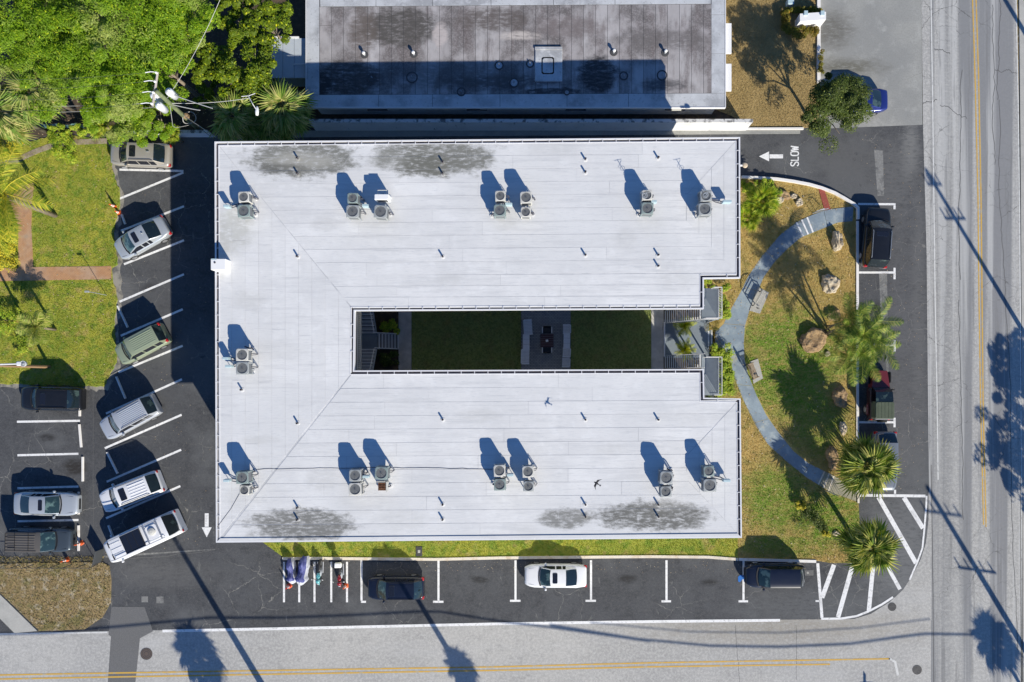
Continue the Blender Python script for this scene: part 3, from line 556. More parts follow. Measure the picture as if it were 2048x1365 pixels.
def rows(a0, a1, step):
    n = max(1, round((a1-a0)/step)); v = [a0+(a1-a0)*i/n for i in range(n+1)]
    return list(zip(v[:-1], v[1:]))
EW = [(284.5,0)]
xl = lambda y: pw([(285,436),(616,706)], y); xr = lambda y: pw([(285,1473),(395,1372),(445,1372),(551,1473)], y)
for a, b_ in rows(285.5,549.5,26.4): sheet_row(a, b_, xl, xr, False, -.0083, 300)
xr2 = lambda y: 1400.5
for a, b_ in rows(549.5,616,22.2): sheet_row(a, b_, xl, (lambda y: 1400.5) if a > 550 else (lambda y: 1400.5), False, -.0050, 300)
MB().prism(WL([(1401.5,546.8),(1473,546),(1473,551),(1401.5,551.5)],ZR), ZR-.05, ZR).build('roof_sheet', m_roof, bld)
xl = lambda y: pw([(747,704),(1080,440)], y); xr = lambda y: pw([(803,1475),(915,1372),(960,1372),(1072,1476)], y)
for a, b_ in rows(803.5,1073.5,27): sheet_row(a, b_, xl, xr, False, -.0060 if a < 1040 else -.0078, 300)
for a, b_ in rows(748,803.5,27.7): sheet_row(a, b_, xl, lambda y: 1400.5, False, -.0035 if a < 760 else -.006, 300)
for a, b_ in rows(437,703.5,26.6): sheet_row(a, b_, lambda x: pw([(436,290),(706,621)], x), lambda x: pw([(439,1077),(704,744)], x), True, 0, 260)
for a, b_ in rows(1373,1472.5,25): sheet_row(a, b_, lambda x: pw([(1372,392),(1473,281)], x), lambda x: pw([(1372,443),(1473,547)], x), True, 0, 400)
for a, b_ in rows(1373,1475,25.5): sheet_row(a, b_, lambda x: pw([(1372,914),(1475,804)], x), lambda x: pw([(1372,957),(1475,1067)], x), True, 0, 400)
# walls, storeys, openings
WI = .9
wl = [(429.5,284),(1480,275),(1480.5,557),(1407.5,558),(1407.5,588),(668,588),(668,777),(1407.5,777),(1408.5,796),(1481,797.5),(1483.5,1076),(432.5,1085.5)]
wallp = [tuple(p) for p in ring(wl,-WI,ZR)]
MB().prism(wallp, 0, ZR-.29).build('wall', m_stucco, bld)
m_glass = mat('window_glass', (.03,.045,.06), .08, coat=.5)
m_doorp = mat('door_paint', (.25,.33,.42), .5)
def opening(a, b_, t, z, w, h, kind):
    d = (b_-a).normalized(); p = a + (b_-a)*t; nn = Vector((d.y,-d.x)); ang = math.atan2(nn.y, nn.x) - math.pi/2
    f = MB().box(-w/2-.06,w/2+.06,-.02,.04,-.06,0).box(-w/2-.06,w/2+.06,-.02,.04,h,h+.06).box(-w/2-.06,-w/2,-.02,.04,0,h).box(w/2,w/2+.06,-.02,.04,0,h)
    if kind == 'window':
        f.box(-.02,.02,-.02,.035,0,h); o = f.build('window', m_trimw, bld, loc=(p.x,p.y,z), rz=ang); MB().box(-w/2,w/2,-.01,.02,0,h).build('pane', m_glass, o)
    else:
        o = f.build('door', m_trimw, bld, loc=(p.x,p.y,z), rz=ang); MB().box(-w/2,w/2,-.01,.025,0,h).build('door_leaf', m_doorp, o); MB().box(w/2-.12,w/2-.06,.025,.07,1,1.1).build('handle', m_trimw, o)
P_ = [Vector(p) for p in wallp]; ctr = sum(P_, Vector((0,0)))/len(P_)
ar = sum(P_[i].x*P_[(i+1)%12].y-P_[(i+1)%12].x*P_[i].y for i in range(12))
for i in (0,2,4,5,6,8,10,11):
    a, b_ = P_[i], P_[(i+1)%12]
    if ar < 0: a, b_ = b_, a
    L = (b_-a).length; n = max(1, int(L/5.5))
    for z in (.1,3.7):
        for k in range(n):
            t = (k+.5)/n
            if i in (4,6): opening(a,b_,t-1.0/L,z+1,1.4,1.2,'window'); opening(a,b_,t+1.2/L,z,.9,2.1,'door')
            else: opening(a,b_,t,z+1,1.7,1.2,'window')
# upper walkway round the courtyard with a white rail
wk = MB(); zw = 3.55
def wrect(x0,y0,x1,y1): return WL([(x0,y0),(x1,y0),(x1,y1),(x0,y1)], ZR)
cN, cS, cW = [p for p in (W(710,622,ZR), W(708,742,ZR), W(709,680,ZR))]
xE = W2(1405,0,ZR)[0]; xW = cW.x; yNn = cN.y; ySs = cS.y
wk.box(xW-1.7,xE,yNn+.5,yNn+1.9,zw-.16,zw).box(xW-1.7,xE,ySs-1.9,ySs-.5,zw-.16,zw).box(xW-1.8,xW-.5,ySs-.49,yNn+.49,zw-.16,zw)
wk.build('walkway', m_conc, bld)
rl = MB()
def rail(mb, a, b_, z, h=1.0, step=.14, post=.02):
    a = Vector(a); b_ = Vector(b_); L = (b_-a).length; n = max(1, int(L/step))
    mb.tube([(*a,z+h),(*b_,z+h)], .03, 5); mb.tube([(*a,z+.1),(*b_,z+.1)], .02, 4)
    for k in range(n+1):
        p = a.lerp(b_, k/n); mb.box(p.x-post/2,p.x+post/2,p.y-post/2,p.y+post/2,z+.02,z+h)
rail(rl,(xW,yNn+.6),(xE,yNn+.6),zw); rail(rl,(xW,ySs-.6),(xE,ySs-.6),zw); rail(rl,(xW-.56,ySs),(xW-.56,yNn),zw)
rl.build('walkway_rail', m_steel if 'm_steel' in globals() else m_stucco, bld)
# ------------------------------------------------------------------ stairs
m_tread = mat('stair_tread', (.36,.37,.39), .8, (('n',6,.4,.7,(.28,.28,.3),.5),)); m_steel = mat('grey_painted_steel', (.33,.36,.4), .6)
m_nose = mat('white_nosing', (.7,.72,.74), .6)
def stair(name, label, x, y, ang, n, rise, going, w, z0, group=None):
    """flight climbing along local +x"""
    t = thing(name, label, 'stairs', (x,y,0), ang, group)
    for k in range(n):
        tr = MB().box(k*going,(k+1)*going-.05,-w/2,w/2,z0+(k+1)*rise-.05,z0+(k+1)*rise).build('tread', m_tread, t)
        MB().box(k*going-.015,k*going+.05,-w/2,w/2,z0+(k+1)*rise+.002,z0+(k+1)*rise+.014).build('nosing', m_nose, tr)
    for s in (-1,1):
        b = MB(); y0 = s*(w/2+.03); b.add([(0,y0-.025,z0),(n*going,y0-.025,z0+n*rise-.25),(n*going,y0-.025,z0+n*rise+.05),(0,y0-.025,z0+.25),(0,y0+.025,z0),(n*going,y0+.025,z0+n*rise-.25),(n*going,y0+.025,z0+n*rise+.05),(0,y0+.025,z0+.25)],
            [(0,1,2,3),(7,6,5,4),(0,4,5,1),(3,2,6,7),(1,5,6,2),(0,3,7,4)])
        b.build('stringer', m_steel, t)
        b = MB().tube([(0,y0,z0+1.0),(n*going,y0,z0+n*rise+1.0)], .025, 5)
        for k in range(0,n,2): b.tube([((k+.5)*going,y0,z0+k*rise),((k+.5)*going,y0,z0+(k+.5)*rise+1.0)], .012, 4)
        b.build('handrail', m_trimw, t)
    return t
def edeck(y0, y1, lab, stx, sty, slab, sgrp, yc):
    A = W(1403,y0,3.4); B_ = W(1438,y1,3.4)
    t = thing('stair_landing', lab, 'stair landing', (0,0,0))
    MB().box(A.x,B_.x,min(A.y,B_.y),max(A.y,B_.y),3.28,3.4).build('deck', mat('deck_metal',(.24,.28,.32),.7,(('n',3,.4,.7,(.19,.22,.26),.6),)), t)
    ymin, ymax = min(A.y,B_.y), max(A.y,B_.y)
    b = MB(); rail(b,(B_.x-.05,ymin+.05),(B_.x-.05,ymax-.05),3.4,1.05,.12,.03); b.build('railing', m_trimw, t)
    ye = ymin+.05 if yc == 's' else ymax-.05
    yo = ymax-.05 if yc == 's' else ymin+.05
    b = MB(); rail(b,(A.x+.7,yo),(B_.x-.05,yo),3.4,1.05,.12,.03); b.build('railing', m_trimw, t)
    b = MB(); rail(b,(A.x+.1,ye),(B_.x-.05,ye),3.4,1.05,.12,.03); b.build('railing', m_trimw, t)
    for xx in (A.x+.2,B_.x-.1):
        for yy in (ymin+.1,ymax-.1): MB().box(xx-.05,xx+.05,yy-.05,yy+.05,0,3.28).build('post', m_steel, t)
    n = 17; s0 = W(1330,yc=='s' and 631 or 724,.2); x1 = A.x; g_ = (x1-s0.x)/n; yy = W(0,(631 if yc=='s' else 723.5),1.8).y
    stair('staircase', slab, s0.x, yy, 0, n, 3.4/n, g_, .95, 0, sgrp)
edeck(577,640,'grey metal stair landing with railing at the upper courtyard entrance',0,0,'open-tread stairs climbing beside the upper wing at the courtyard entrance','stairs of the courtyard','s')
edeck(714,791,'grey metal stair landing with railing at the lower courtyard entrance',0,0,'open-tread stairs climbing beside the lower wing at the courtyard entrance','stairs of the courtyard','n')
zl = 1.25; a = W(721,667,zl); b_ = W(754.5,699,zl)
t = thing('stair_landing', 'dark square half landing of the T-shaped stairs at the inner courtyard end', 'stair landing'); MB().box(a.x,b_.x,b_.y,a.y,zl-.12,zl).build('deck', m_dslab, t)
for xx in (a.x+.1,b_.x-.1):
    for yy in (b_.y+.1,a.y-.1): MB().box(xx-.05,xx+.05,yy-.05,yy+.05,0,zl-.12).build('post', m_steel, t)
bot = W(798,683,0); nlow = 7; stair('staircase', 'short lower flight of pale treads facing the courtyard lawn', bot.x, W(0,683,.7).y, math.pi, nlow, zl/nlow, (bot.x-b_.x)/nlow, 1.12, 0, 'stairs of the courtyard')
xm = (a.x+b_.x)/2; stair('staircase', 'side flight rising to the upper wing from the half landing', xm, a.y, math.pi/2, 10, .23, .26, 1.2, zl, 'stairs of the courtyard')
stair('staircase', 'side flight rising to the lower wing from the half landing', xm, b_.y, -math.pi/2, 10, .23, .26, 1.2, zl, 'stairs of the courtyard')
for k, x in enumerate((1415.5,1422)):
    struct(MB().prism(px_poly([(x-.5,661),(x+7,661),(x+7,693),(x-.5,693)]), 0, .1 - k*.02 + .0), 'entry_step', m_dslab); line(path, [(x+1,661),(x+1,693)], .1, m_line, .106, 'step_line')
t = thing('edging_rail','thin white edging rail between the courtyard walk and the entry slab','edging'); A = W(1328,645,0); B_ = W(1327,714,0)
MB().box(A.x-.05,A.x+.05,B_.y,A.y,.0,.24).build('edging', m_trimw, t)
# ------------------------------------------------------------------ things on the roof
m_acg = mat('ac_grey', (.36,.38,.38), .5, (('n',5,.45,.7,(.34,.35,.34),.5),), metal=.1); m_acw = mat('ac_cream', (.56,.55,.51), .5, (('n',5,.5,.7,(.5,.48,.44),.5),)); m_acgr = mat('ac_greenish', (.24,.3,.29), .5, (('n',5,.45,.7,(.24,.28,.27),.5),))
m_well = mat('fan_well', (.012,.013,.018), .5); m_wellb = mat('fan_well_rust', (.16,.075,.04), .8, (('n',9,.4,.7,(.3,.14,.08),.8),)); m_blade_m = mat('fan_blade_metal', (.06,.065,.075), .3, metal=.5)
m_guard = mat('fan_guard', (.09,.095,.1), .5); m_coil = mat('condenser_coil', (.16,.17,.18), .7); m_box = mat('pale_electric_box', (.42,.55,.6), .5); m_pipe = mat('insulated_pipe', (.08,.08,.1), .8)
def ac_unit(s, h, mcase, mwell, rusty=False):
    """prototype pieces: cabinet with coil sides, top plate with a round opening, fan, guard, four legs"""
    P = {}; zb = .42; zt = zb+h; r = s*.42; hs = s/2
    b = MB(); bb = .06
    b.rbox(-hs+.03,hs-.03,-hs+.03,hs-.03,zb,zt-.04,.06,.005); P['cabinet'] = (b.mesh('cabinet', m_coil), None)
    b = MB(); 
    for sx in (-1,1):
        for sy in (-1,1): b.rbox(sx*(hs-.05)-.05,sx*(hs-.05)+.05,sy*(hs-.05)-.05,sy*(hs-.05)+.05,zb,zt-.04,.025,.005)
    b.rbox(-hs,hs,-hs,hs,zb,zb+.08,.05,.005); P['corner_post'] = (b.mesh('corner_post', mcase), 'cabinet')
    n = 32; b = MB(); v = []; 
    for k in range(n):
        t = 2*math.pi*k/n; c_, s_ = math.cos(t), math.sin(t); q = 1/max(abs(c_),abs(s_)); q = min(q, 1.24); o = (c_*hs*q, s_*hs*q)
        v.append((o, (c_*r,s_*r)))
    V = [(*p[0],zt-.05) for p in v]+[(*p[0],zt-.012) for p in v]+[(p[0][0]*.96,p[0][1]*.96,zt) for p in v]+[(*p[1],zt+.012) for p in v]+[(p[1][0]*.97,p[1][1]*.97,zt-.12) for p in v]
    F = [(k+n*j,(k+1)%n+n*j,(k+1)%n+n*(j+1),k+n*(j+1)) for j in range(4) for k in range(n)]
    b.add(V,F); P['top_plate'] = (b.mesh('top_plate', mcase), None)
    P['fan_well'] = (MB().cyl(0,0,zt-.16,zt-.12,r*.99,24).mesh('fan_well', mwell), 'top_plate')
    b = MB().cyl(0,0,zt-.12,zt-.05,.09,10)
    for k in range(4):
        a0 = k*math.pi/2+.3; pts = []
        for rr,da,dz in ((.08,0,0),(r*.9,-.15,.03),(r*.92,.5,-.03),(.08,.7,-.02)): pts.append((rr*math.cos(a0+da),rr*math.sin(a0+da),zt-.08+dz))
        b.add(pts,[(0,1,2,3)])
    P['fan'] = (b.mesh('fan', m_blade_m if not rusty else m_wellb), None)
    b = MB()
    for q in (.35,.65,.92): b.lathe([(r*q-.004,zt+.014),(r*q+.006,zt+.014)], 20)
    for k in range(8):
        a0 = k*math.pi/4; b.add([(.06*math.cos(a0)-.005*math.sin(a0),.06*math.sin(a0)+.005*math.cos(a0),zt+.016),(.06*math.cos(a0)+.005*math.sin(a0),.06*math.sin(a0)-.005*math.cos(a0),zt+.016),(r*math.cos(a0)+.005*math.sin(a0),r*math.sin(a0)-.005*math.cos(a0),zt+.016),(r*math.cos(a0)-.005*math.sin(a0),r*math.sin(a0)+.005*math.cos(a0),zt+.016)],[(0,1,2,3)])
    b.cyl(0,0,zt+.01,zt+.022,.05,10)
    P['fan_guard'] = (b.mesh('fan_guard', m_guard), None)
    P['stand_rail'] = (MB().box(-hs-.02,hs+.02,-hs+.02,-hs+.08,zb-.06,zb).mesh('stand_rail', m_steel), None); P['stand_rail.'] = (MB().box(-hs-.02,hs+.02,hs-.08,hs-.02,zb-.06,zb).mesh('stand_rail', m_steel), None)
    P['legs'] = [MB().box(sx*(hs-.06)-.025,sx*(hs-.06)+.025,sy*(hs-.06)-.025,sy*(hs-.06)+.025,0,zb-.06).mesh('leg', m_steel) for sx in (-1,1) for sy in (-1,1)]
    P['conduit'] = (MB().tube([(hs,0,zb+.25),(hs+.12,0,zb+.25),(hs+.16,.02,zb+.15),(hs+.2,.06,.03)],.02,5).tube([(hs,.1,zb+.2),(hs+.18,.12,zb+.2),(hs+.24,.1,.03)],.028,5).mesh('conduit', m_pipe), None)
    return P
protos = {}
def place_ac(px, py, s, h, case, well, label, rz=0):
    key = (round(s,2),round(h,2),case,well)
    if key not in protos: protos[key] = ac_unit(s, h, {'g':m_acg,'w':m_acw,'t':m_acgr}[case], m_wellb if well else m_well, well)
    P = protos[key]; zt = ZR + .42 + h; p = W(px, py, zt)
    t = thing('condenser_unit', label, 'air conditioner', (p.x,p.y,ZR+.004), rz, 'air conditioning condensers on the white roof'); ob = {}
    for k, v in P.items():
        if k == 'legs':
            for m_ in v: link('leg', m_, t)
        else: ob[k] = link(k.rstrip('.'), v[0], ob.get(v[1], t) if v[1] else t)
    return t
units = [ # px, py, size, height, case, rusty, row words
 (487,394,.82,.75,'w',0,'cream condenser, upper of the pair nearest the left roof edge, top row'),(487,422,.95,.7,'t',0,'green-grey condenser, lower of the pair nearest the left roof edge, top row'),
 (705,396.5,.8,.72,'t',0,'small green-grey condenser, upper of the second pair from left, top row'),(705,423,.98,.72,'g',0,'grey condenser, lower of the second pair from left, top row'),
 (761,423.5,1.0,.75,'g',1,'grey condenser with brown fan, just below the white box, top row'),
 (1000.5,392,.8,.7,'w',0,'small cream condenser, upper of the fourth pair from left, top row'),(999.5,421,.92,.7,'t',0,'green-grey condenser, lower of the fourth pair from left, top row'),
 (1052,395,.9,.85,'w',0,'pale condenser standing above the rusty brown one, top row'),(1051.5,424.5,.78,.7,'w',1,'condenser with rusty orange-brown fan, middle of the top row'),
 (1294,390.5,.8,.75,'w',0,'cream condenser, upper of the last pair but one, top row'),(1295,417,.92,.72,'t',0,'green-framed condenser, lower of the last pair but one, top row'),
 (1412,391.8,.88,.75,'g',0,'grey condenser, upper of the pair nearest the right roof edge, top row'),(1410,418.5,.98,.72,'g',0,'grey condenser, lower of the pair nearest the right roof edge, top row'),
 (484,710,.95,.75,'w',0,'cream condenser, upper of the lone pair on the left wing roof'),(484.5,737,.98,.72,'g',0,'grey condenser, lower of the lone pair on the left wing roof'),
 (484,956,.95,.85,'t',0,'dark-framed condenser, upper of the pair nearest the left edge, bottom row'),(488.5,981,.75,.65,'w',0,'small white condenser, lower of the pair nearest the left edge, bottom row'),
 (710,951.5,.92,.75,'g',0,'grey condenser, upper of the second pair from left, bottom row'),(710,979,.98,.72,'w',1,'pale condenser with brown fan, lower of the second pair from left, bottom row'),
 (762.5,947,.98,.8,'t',0,'dark-framed condenser standing above the small brown coil unit, bottom row'),
 (999,942,.9,.75,'w',0,'cream condenser, upper of the fourth pair from left, bottom row'),(999.5,970,.9,.68,'t',0,'green-grey condenser, lower of the fourth pair from left, bottom row'),
 (1056,944,.88,.78,'w',0,'cream condenser, upper of the fifth pair from left, bottom row'),(1057,973.5,.8,.65,'g',0,'grey condenser, lower of the fifth pair from left, bottom row'),
 (1333,956,.98,.85,'g',1,'grey condenser with brown fan, upper of the last pair but one, bottom row'),(1332,984,.85,.65,'g',0,'small grey condenser, lower of the last pair but one, bottom row'),
 (1418,943,.82,.75,'t',0,'green-grey condenser, upper of the pair nearest the right roof edge, bottom row'),(1420,971.5,1.0,.72,'g',0,'grey condenser, lower of the pair nearest the right roof edge, bottom row')]
ru = random.Random(6)
for u in units: place_ac(u[0],u[1],u[2]*.88,u[3],u[4],u[5],u[6],R(ru.uniform(-5,5)))
t = thing('condenser_unit','white flat-topped mini condenser on a stand above the brown-fan one, top row','air conditioner',W(763,394,ZR+1.1),0,'air conditioning condensers on the white roof'); t.location.z = ZR
MB().rbox(-.5,.5,-.2,.2,.35,1.1,.04).build('cabinet', mat('bright_white_metal',(.8,.8,.8),.5), t); MB().box(-.5,.5,-.24,.24,.3,.35).build('stand', m_steel, t); MB().box(-.35,.35,-.203,-.2,.45,1.0).build('fan_guard', m_guard, t)
for sx in (-.4,.4): MB().box(sx-.02,sx+.02,-.2,.2,0,.3).build('leg', m_steel, t)
MB().tube([(-.3,.2,.8),(-.3,.5,.9),(.3,.5,.9),(.3,.2,.8)],.03,5).build('conduit', m_acw, t)
t = thing('condenser_unit','small open-topped unit with bare brown coil, lower middle of the bottom row','air conditioner',W(764,974,ZR+.8),0,'air conditioning condensers on the white roof'); t.location.z = ZR
b = MB(); 
for k in range(6): b.box(-.26+k*.1,-.22+k*.1,-.26,.26,.3,.8)
for k in range(5): b.box(-.27,.27,-.25+k*.12,-.22+k*.12,.74,.83)
b.build('coil', m_wellb, t); MB().box(.28,.36,-.34,.34,.25,.85).box(-.36,.36,.3,.36,.25,.8).build('cabinet', m_acw, t)
MB().box(-.34,.34,-.3,.3,.19,.25).build('stand', m_steel, t)
for sx in (-.3,.3):
    for sy in (-.26,.26): MB().box(sx-.02,sx+.02,sy-.02,sy+.02,0,.19).build('leg', m_steel, t)
# electrical boxes with conduits, and pipe goosenecks beside the condensers
def ebox(px, py, wd, label, to):
    p = W(px, py, ZR+.75); t = thing('electrical_box', label, 'electrical box', (p.x,p.y,ZR), 0, 'electric boxes beside the roof condensers')
    MB().rbox(-wd/2,wd/2,-.09,.09,.3,.75,.02).build('box', m_box, t)
    for sx in (-wd/3,wd/3): MB().tube([(sx,0,0),(sx,0,.3)],.022,5).build('leg', m_steel, t)
    q = W(to[0], to[1], ZR+.4); d = Vector((q.x-p.x, q.y-p.y))
    MB().tube([(0,0,.32),(d.x*.3,d.y*.3-.06,.15),(d.x*.7,d.y*.7-.03,.12),(d.x,d.y,.3)],.035,6).tube([(.05,0,.32),(d.x*.3+.02,d.y*.3+.1,.12),(d.x*.8,d.y*.8+.1,.1),(d.x,d.y+.1,.25)],.03,5).build('conduit', m_pipe, t)
for a in ((452,412,.4,'pale blue electric box near the left roof edge, top row',(478,407)),(730,411,.45,'pale electric box between the two pairs at left, top row',(716,408)),(1017,408,.5,'pale electric box in the gap right of the fourth pair, top row',(1006,404)),
          (1308,403,.4,'pale electric box beside the last pair but one, top row',(1298,402)),(1455,403,.6,'pale electric box nearest the right roof edge, top row',(1424,400)),(450,717,.42,'upper of the two electric boxes left of the wing pair',(476,722)),(456,733,.42,'lower of the two electric boxes left of the wing pair',(478,728)),
          (452,962,.4,'pale electric box at the left end of the bottom row',(480,966)),(731,954,.45,'pale electric box right of the second pair, bottom row',(716,962)),(1020,951,.45,'pale electric box right of the fourth pair, bottom row',(1006,958)),(1454,962,.5,'pale electric box nearest the right roof edge, bottom row',(1426,956))): ebox(*a)
def goose(px, py, label, flip=1):
    p = W(px, py, ZR+.3); t = thing('pipe_riser', label, 'pipe', (p.x,p.y,ZR), 0, 'refrigerant pipe risers beside the condensers')
    MB().tube([(0,0,0),(0,0,.42),(-.05*flip,0,.5),(-.15*flip,.02,.5),(-.4*flip,.12,.45)],.045,6).build('pipe', m_pipe, t); MB().cyl(0,0,0,.06,.13,10).build('base_flashing', m_roof, t)
gz = [(508,396,'upper left pair, top row'),(508,428,'lower unit of the left pair, top row'),(722,394,'small upper unit of the second pair, top row'),(778,393,'white box, top row'),(779,428,'brown-fan unit below the white box, top row'),
      (1064,394,'pale unit above the rusty one, top row'),(1065,428,'rusty-fan unit, top row'),(983,430,'lower unit of the fourth pair, top row',-1),(1278,428,'lower unit of the last pair but one, top row',-1),(1392,428,'lower unit of the right edge pair, top row',-1),
      (503,697,'upper unit of the left wing pair'),(503,742,'lower unit of the left wing pair'),(507,944,'dark-framed left unit, bottom row'),(507,977,'small white left unit, bottom row'),(723,941,'upper unit of the second pair, bottom row'),(781,936,'unit above the brown coil, bottom row'),(780,973,'brown coil unit, bottom row'),
      (986,969,'green-grey unit of the fourth pair, bottom row',-1),(1067,933,'upper unit of the fifth pair, bottom row'),(1068,967,'lower unit of the fifth pair, bottom row'),(1344,941,'upper unit of the last pair but one, bottom row'),(1345,975,'lower unit of the last pair but one, bottom row'),(1402,967,'grey unit nearest the right edge, bottom row',-1)]
for a in gz: goose(a[0], a[1], 'dark bent pipe riser beside the '+a[2], a[3] if len(a) > 3 else 1)
m_vent = mat('vent_pipe_white', (.6,.62,.66), .6)
cols = [591,882,1168,1314]
vp = {591:[316,347,513,847,1016,1040],882:[324,347,513,840,1010,1040],1168:[318,344,510,840,1010,1034],1314:[315,510,532,840,1010,1034]}
ordn = ['first','second','third','fourth','fifth','sixth']
vroot = None
def vent(px, py, label):
    global vroot
    if vroot is None:
        vroot = thing('vent_pipe', label, 'vent pipe', (0,0,0), 0, 'plumbing vent pipes on the white roof')
        MB().lathe([(.0,.0),(.17,.0),(.16,.015),(.06,.03)],12).build('flashing', m_roof, vroot); MB().lathe([(.065,.02),(.065,.31),(.045,.31),(.045,.1)],10).build('pipe', m_gut, vroot); MB().cyl(0,0,.1,.12,.04,8).build('bore', m_well, vroot); o = vroot
    else: o = copy_tree(vroot)
    p = W(px, py, ZR+.2); o.location = (p.x, p.y, ZR+.004); o['label'] = label
for ci, x in enumerate(cols):
    for ri_, y in enumerate(vp[x]): vent(x+3, y, f'short roof vent pipe, {ordn[ci]} column from the left, {ordn[ri_]} from the top')
vent(482, 780, 'short roof vent pipe alone below the left wing condensers')
# antennas
def mast(px, py, base, label):
    p = W(*base, ZR); t = thing('antenna', label, 'antenna', (p.x,p.y,ZR)); MB().cyl(0,0,0,1.9,.02,5).build('mast', m_steel, t)
    b = MB().tube([(-.25,0,1.85),(.25,.1,1.85)],.012,4).tube([(-.1,-.25,1.7),(.1,.25,1.7)],.012,4); b.lathe([(.14,1.25),(.17,1.25)],12).lathe([(.14,1.5),(.17,1.5)],12).build('elements', m_steel, t)
mast(1230,330,(1284,402),'thin antenna mast behind the last pair but one, top row'); mast(1360,332,(1402,401),'thin antenna mast behind the right edge pair, top row')
t = thing('roof_cable', 'thin dark cable lying along the bottom row of condensers', 'cable')
cb = []; rk = random.Random(2)
for k in range(41): x = 506 + (985-506)*k/40; cb.append((*W2(x, 939 - 3*math.sin((x-506)/160) + rk.uniform(-.8,.8), ZR), ZR+.012))
MB().tube(cb, .016, 4).build('cable', m_pipe, t)
MB().tube([(*W2(479,988,ZR),ZR+.02),(*W2(462,1018,ZR),ZR+.012),(*W2(433,1057,ZR),ZR+.02)],.014,4).build('cable', m_pipe, t)
p = W(436,529,ZR+.9); t = thing('roof_box','bright white square metal box on the left roof edge','vent box',(p.x,p.y,ZR-.2))
wm = MATS['bright_white_metal']; MB().rbox(-.5,.5,-.38,.38,0,1.1,.02).build('box', wm, t); MB().box(-.46,-.1,.3,.385,1.0,1.103).build('louvre', m_box, t); MB().cyl(-.22,.12,1.1,1.13,.07,10).build('cap', m_pipe, t)
p = W(1490,331,6.3); t = thing('wall_lamp','small beige lamp on the upper right corner wall of the building','wall lamp',p)
MB().rbox(-.55,.05,-.06,.06,-.1,.02,.02).build('arm', m_trimw, t); MB().lathe([(.0,.1),(.14,.08),(.2,0),(.16,-.1),(0,-.12)],12).build('lamp_shade', mat('beige_plastic',(.55,.45,.33),.6), t)
# bird over the roof: its shadow falls on the white sheets
p = W(1193,967,11); t = thing('flying_bird','dark bird gliding low over the lower roof wing','bird',p,R(60)); 
b = MB(); b.lathe([(0,-.2),(.035,-.15),(.06,0),(.05,.1),(.025,.17),(0,.2)],8); b.v = [(x, z, y) for x,y,z in b.v]
b.add([(0,.08,.02),(0,-.04,.02),(.24,-.06,.08),(.42,-.2,.03),(.22,.08,.08)],[(0,4,3,2,1)]); b.add([(0,.08,.02),(0,-.04,.02),(-.24,-.06,.08),(-.42,-.2,.03),(-.22,.08,.08)],[(0,1,2,3,4)]); b.add([(0,-.15,0),(.07,-.32,0),(-.07,-.32,0)],[(0,1,2)])
b.build('body', mat('bird_feathers',(.02,.02,.025),.7), t)
# ------------------------------------------------------------------ neighbouring building (top)
ZN = 2.6
m_nroof = mat('stained_roof_felt', (.3,.285,.29), .9, (('o',(.46,.45,.46),.9),('n',.3,.42,.58,(.1,.09,.09),.85,(1,.6,1),6),('n',1.4,.5,.62,(.14,.12,.12),.6,(1,.15,1),8),('n',.5,.5,.68,(.42,.4,.41),.7),('n',1.6,.5,.7,(.12,.1,.1),.55,(1,.3,1),8),('n',9,.4,.7,(.4,.37,.38),.4,None,8),
   E(800,55,85,40,(.075,.07,.066),.95,.35,ZN), E(990,40,80,26,(.1,.085,.08),.85,.4,ZN), E(690,160,90,40,(.045,.04,.04),.95,.4,ZN), E(1130,55,80,25,(.17,.145,.145),.7,.5,ZN), E(725,60,30,50,(.12,.1,.09),.8,.4,ZN), E(880,70,16,26,(.5,.45,.44),.8,.3,ZN), E(1195,150,40,42,(.03,.03,.035),.95,.3,ZN), E(1000,165,140,16,(.05,.05,.055),.8,.5,ZN), E(1330,170,50,14,(.05,.05,.055),.8,.5,ZN), E(640,170,30,26,(.03,.03,.035),.9,.4,ZN), E(1100,185,60,10,(.03,.03,.035),.9,.3,ZN),E(1330,80,110,22,(.13,.12,.12),.7,.5,ZN),E(900,150,200,30,(.1,.09,.09),.6,.6,ZN),E(1040,72,45,9,(.55,.5,.47),.8,.6,ZN)), bump=(25,.4,.01))
m_nedge = mat('pale_roof_border', (.5,.52,.55), .85, (('n',.5,.42,.62,(.28,.29,.31),.8),('n',2,.5,.7,(.62,.64,.68),.6,None,8),('n',6,.55,.7,(.2,.2,.21),.5,None,8)), bump=(20,.3,.01))
m_tar = mat('dark_tar', (.06,.06,.065), .8)
nb = thing('neighbour_building','low single-storey building with stained grey felt roof above the alley','building')
A = W(613,-150,ZN); B_ = W(1450,214.5,ZN)
MB().box(A.x+.4,B_.x-.4,B_.y+.4,A.y,0,ZN-.2).build('wall', m_stucco, nb)
MB().box(A.x,B_.x,B_.y,A.y,ZN-.2,ZN-.01).build('roof_deck', m_tar, nb)
xs = [639+24.0*i for i in range(34)]; rn = random.Random(4)
for i, x in enumerate(xs[:-1]):
    ys = [14, rn.uniform(40,150) if rn.random() < .45 else None, 190] ; ys = [y for y in ys if y is not None]
    for y0, y1 in zip(ys[:-1], ys[1:]):
        MB().prism(WL([(x+.35,y0+.3-.007*(x-640)),(x+23.65,y0+.3-.007*(x-640)),(x+23.65,y1-.3-.004*(x-640)),(x+.35,y1-.3-.004*(x-640))],ZN), ZN-.03, ZN+rn.uniform(0,.006)).build('roof_sheet', m_nroof, nb)
    MB().prism(WL([(x+.3,-150),(x+23.7,-150),(x+23.7,-14-.007*(x-640)),(x+.3,-14-.007*(x-640))],ZN), ZN-.03, ZN+rn.uniform(0,.006)).build('roof_sheet', m_nroof, nb)
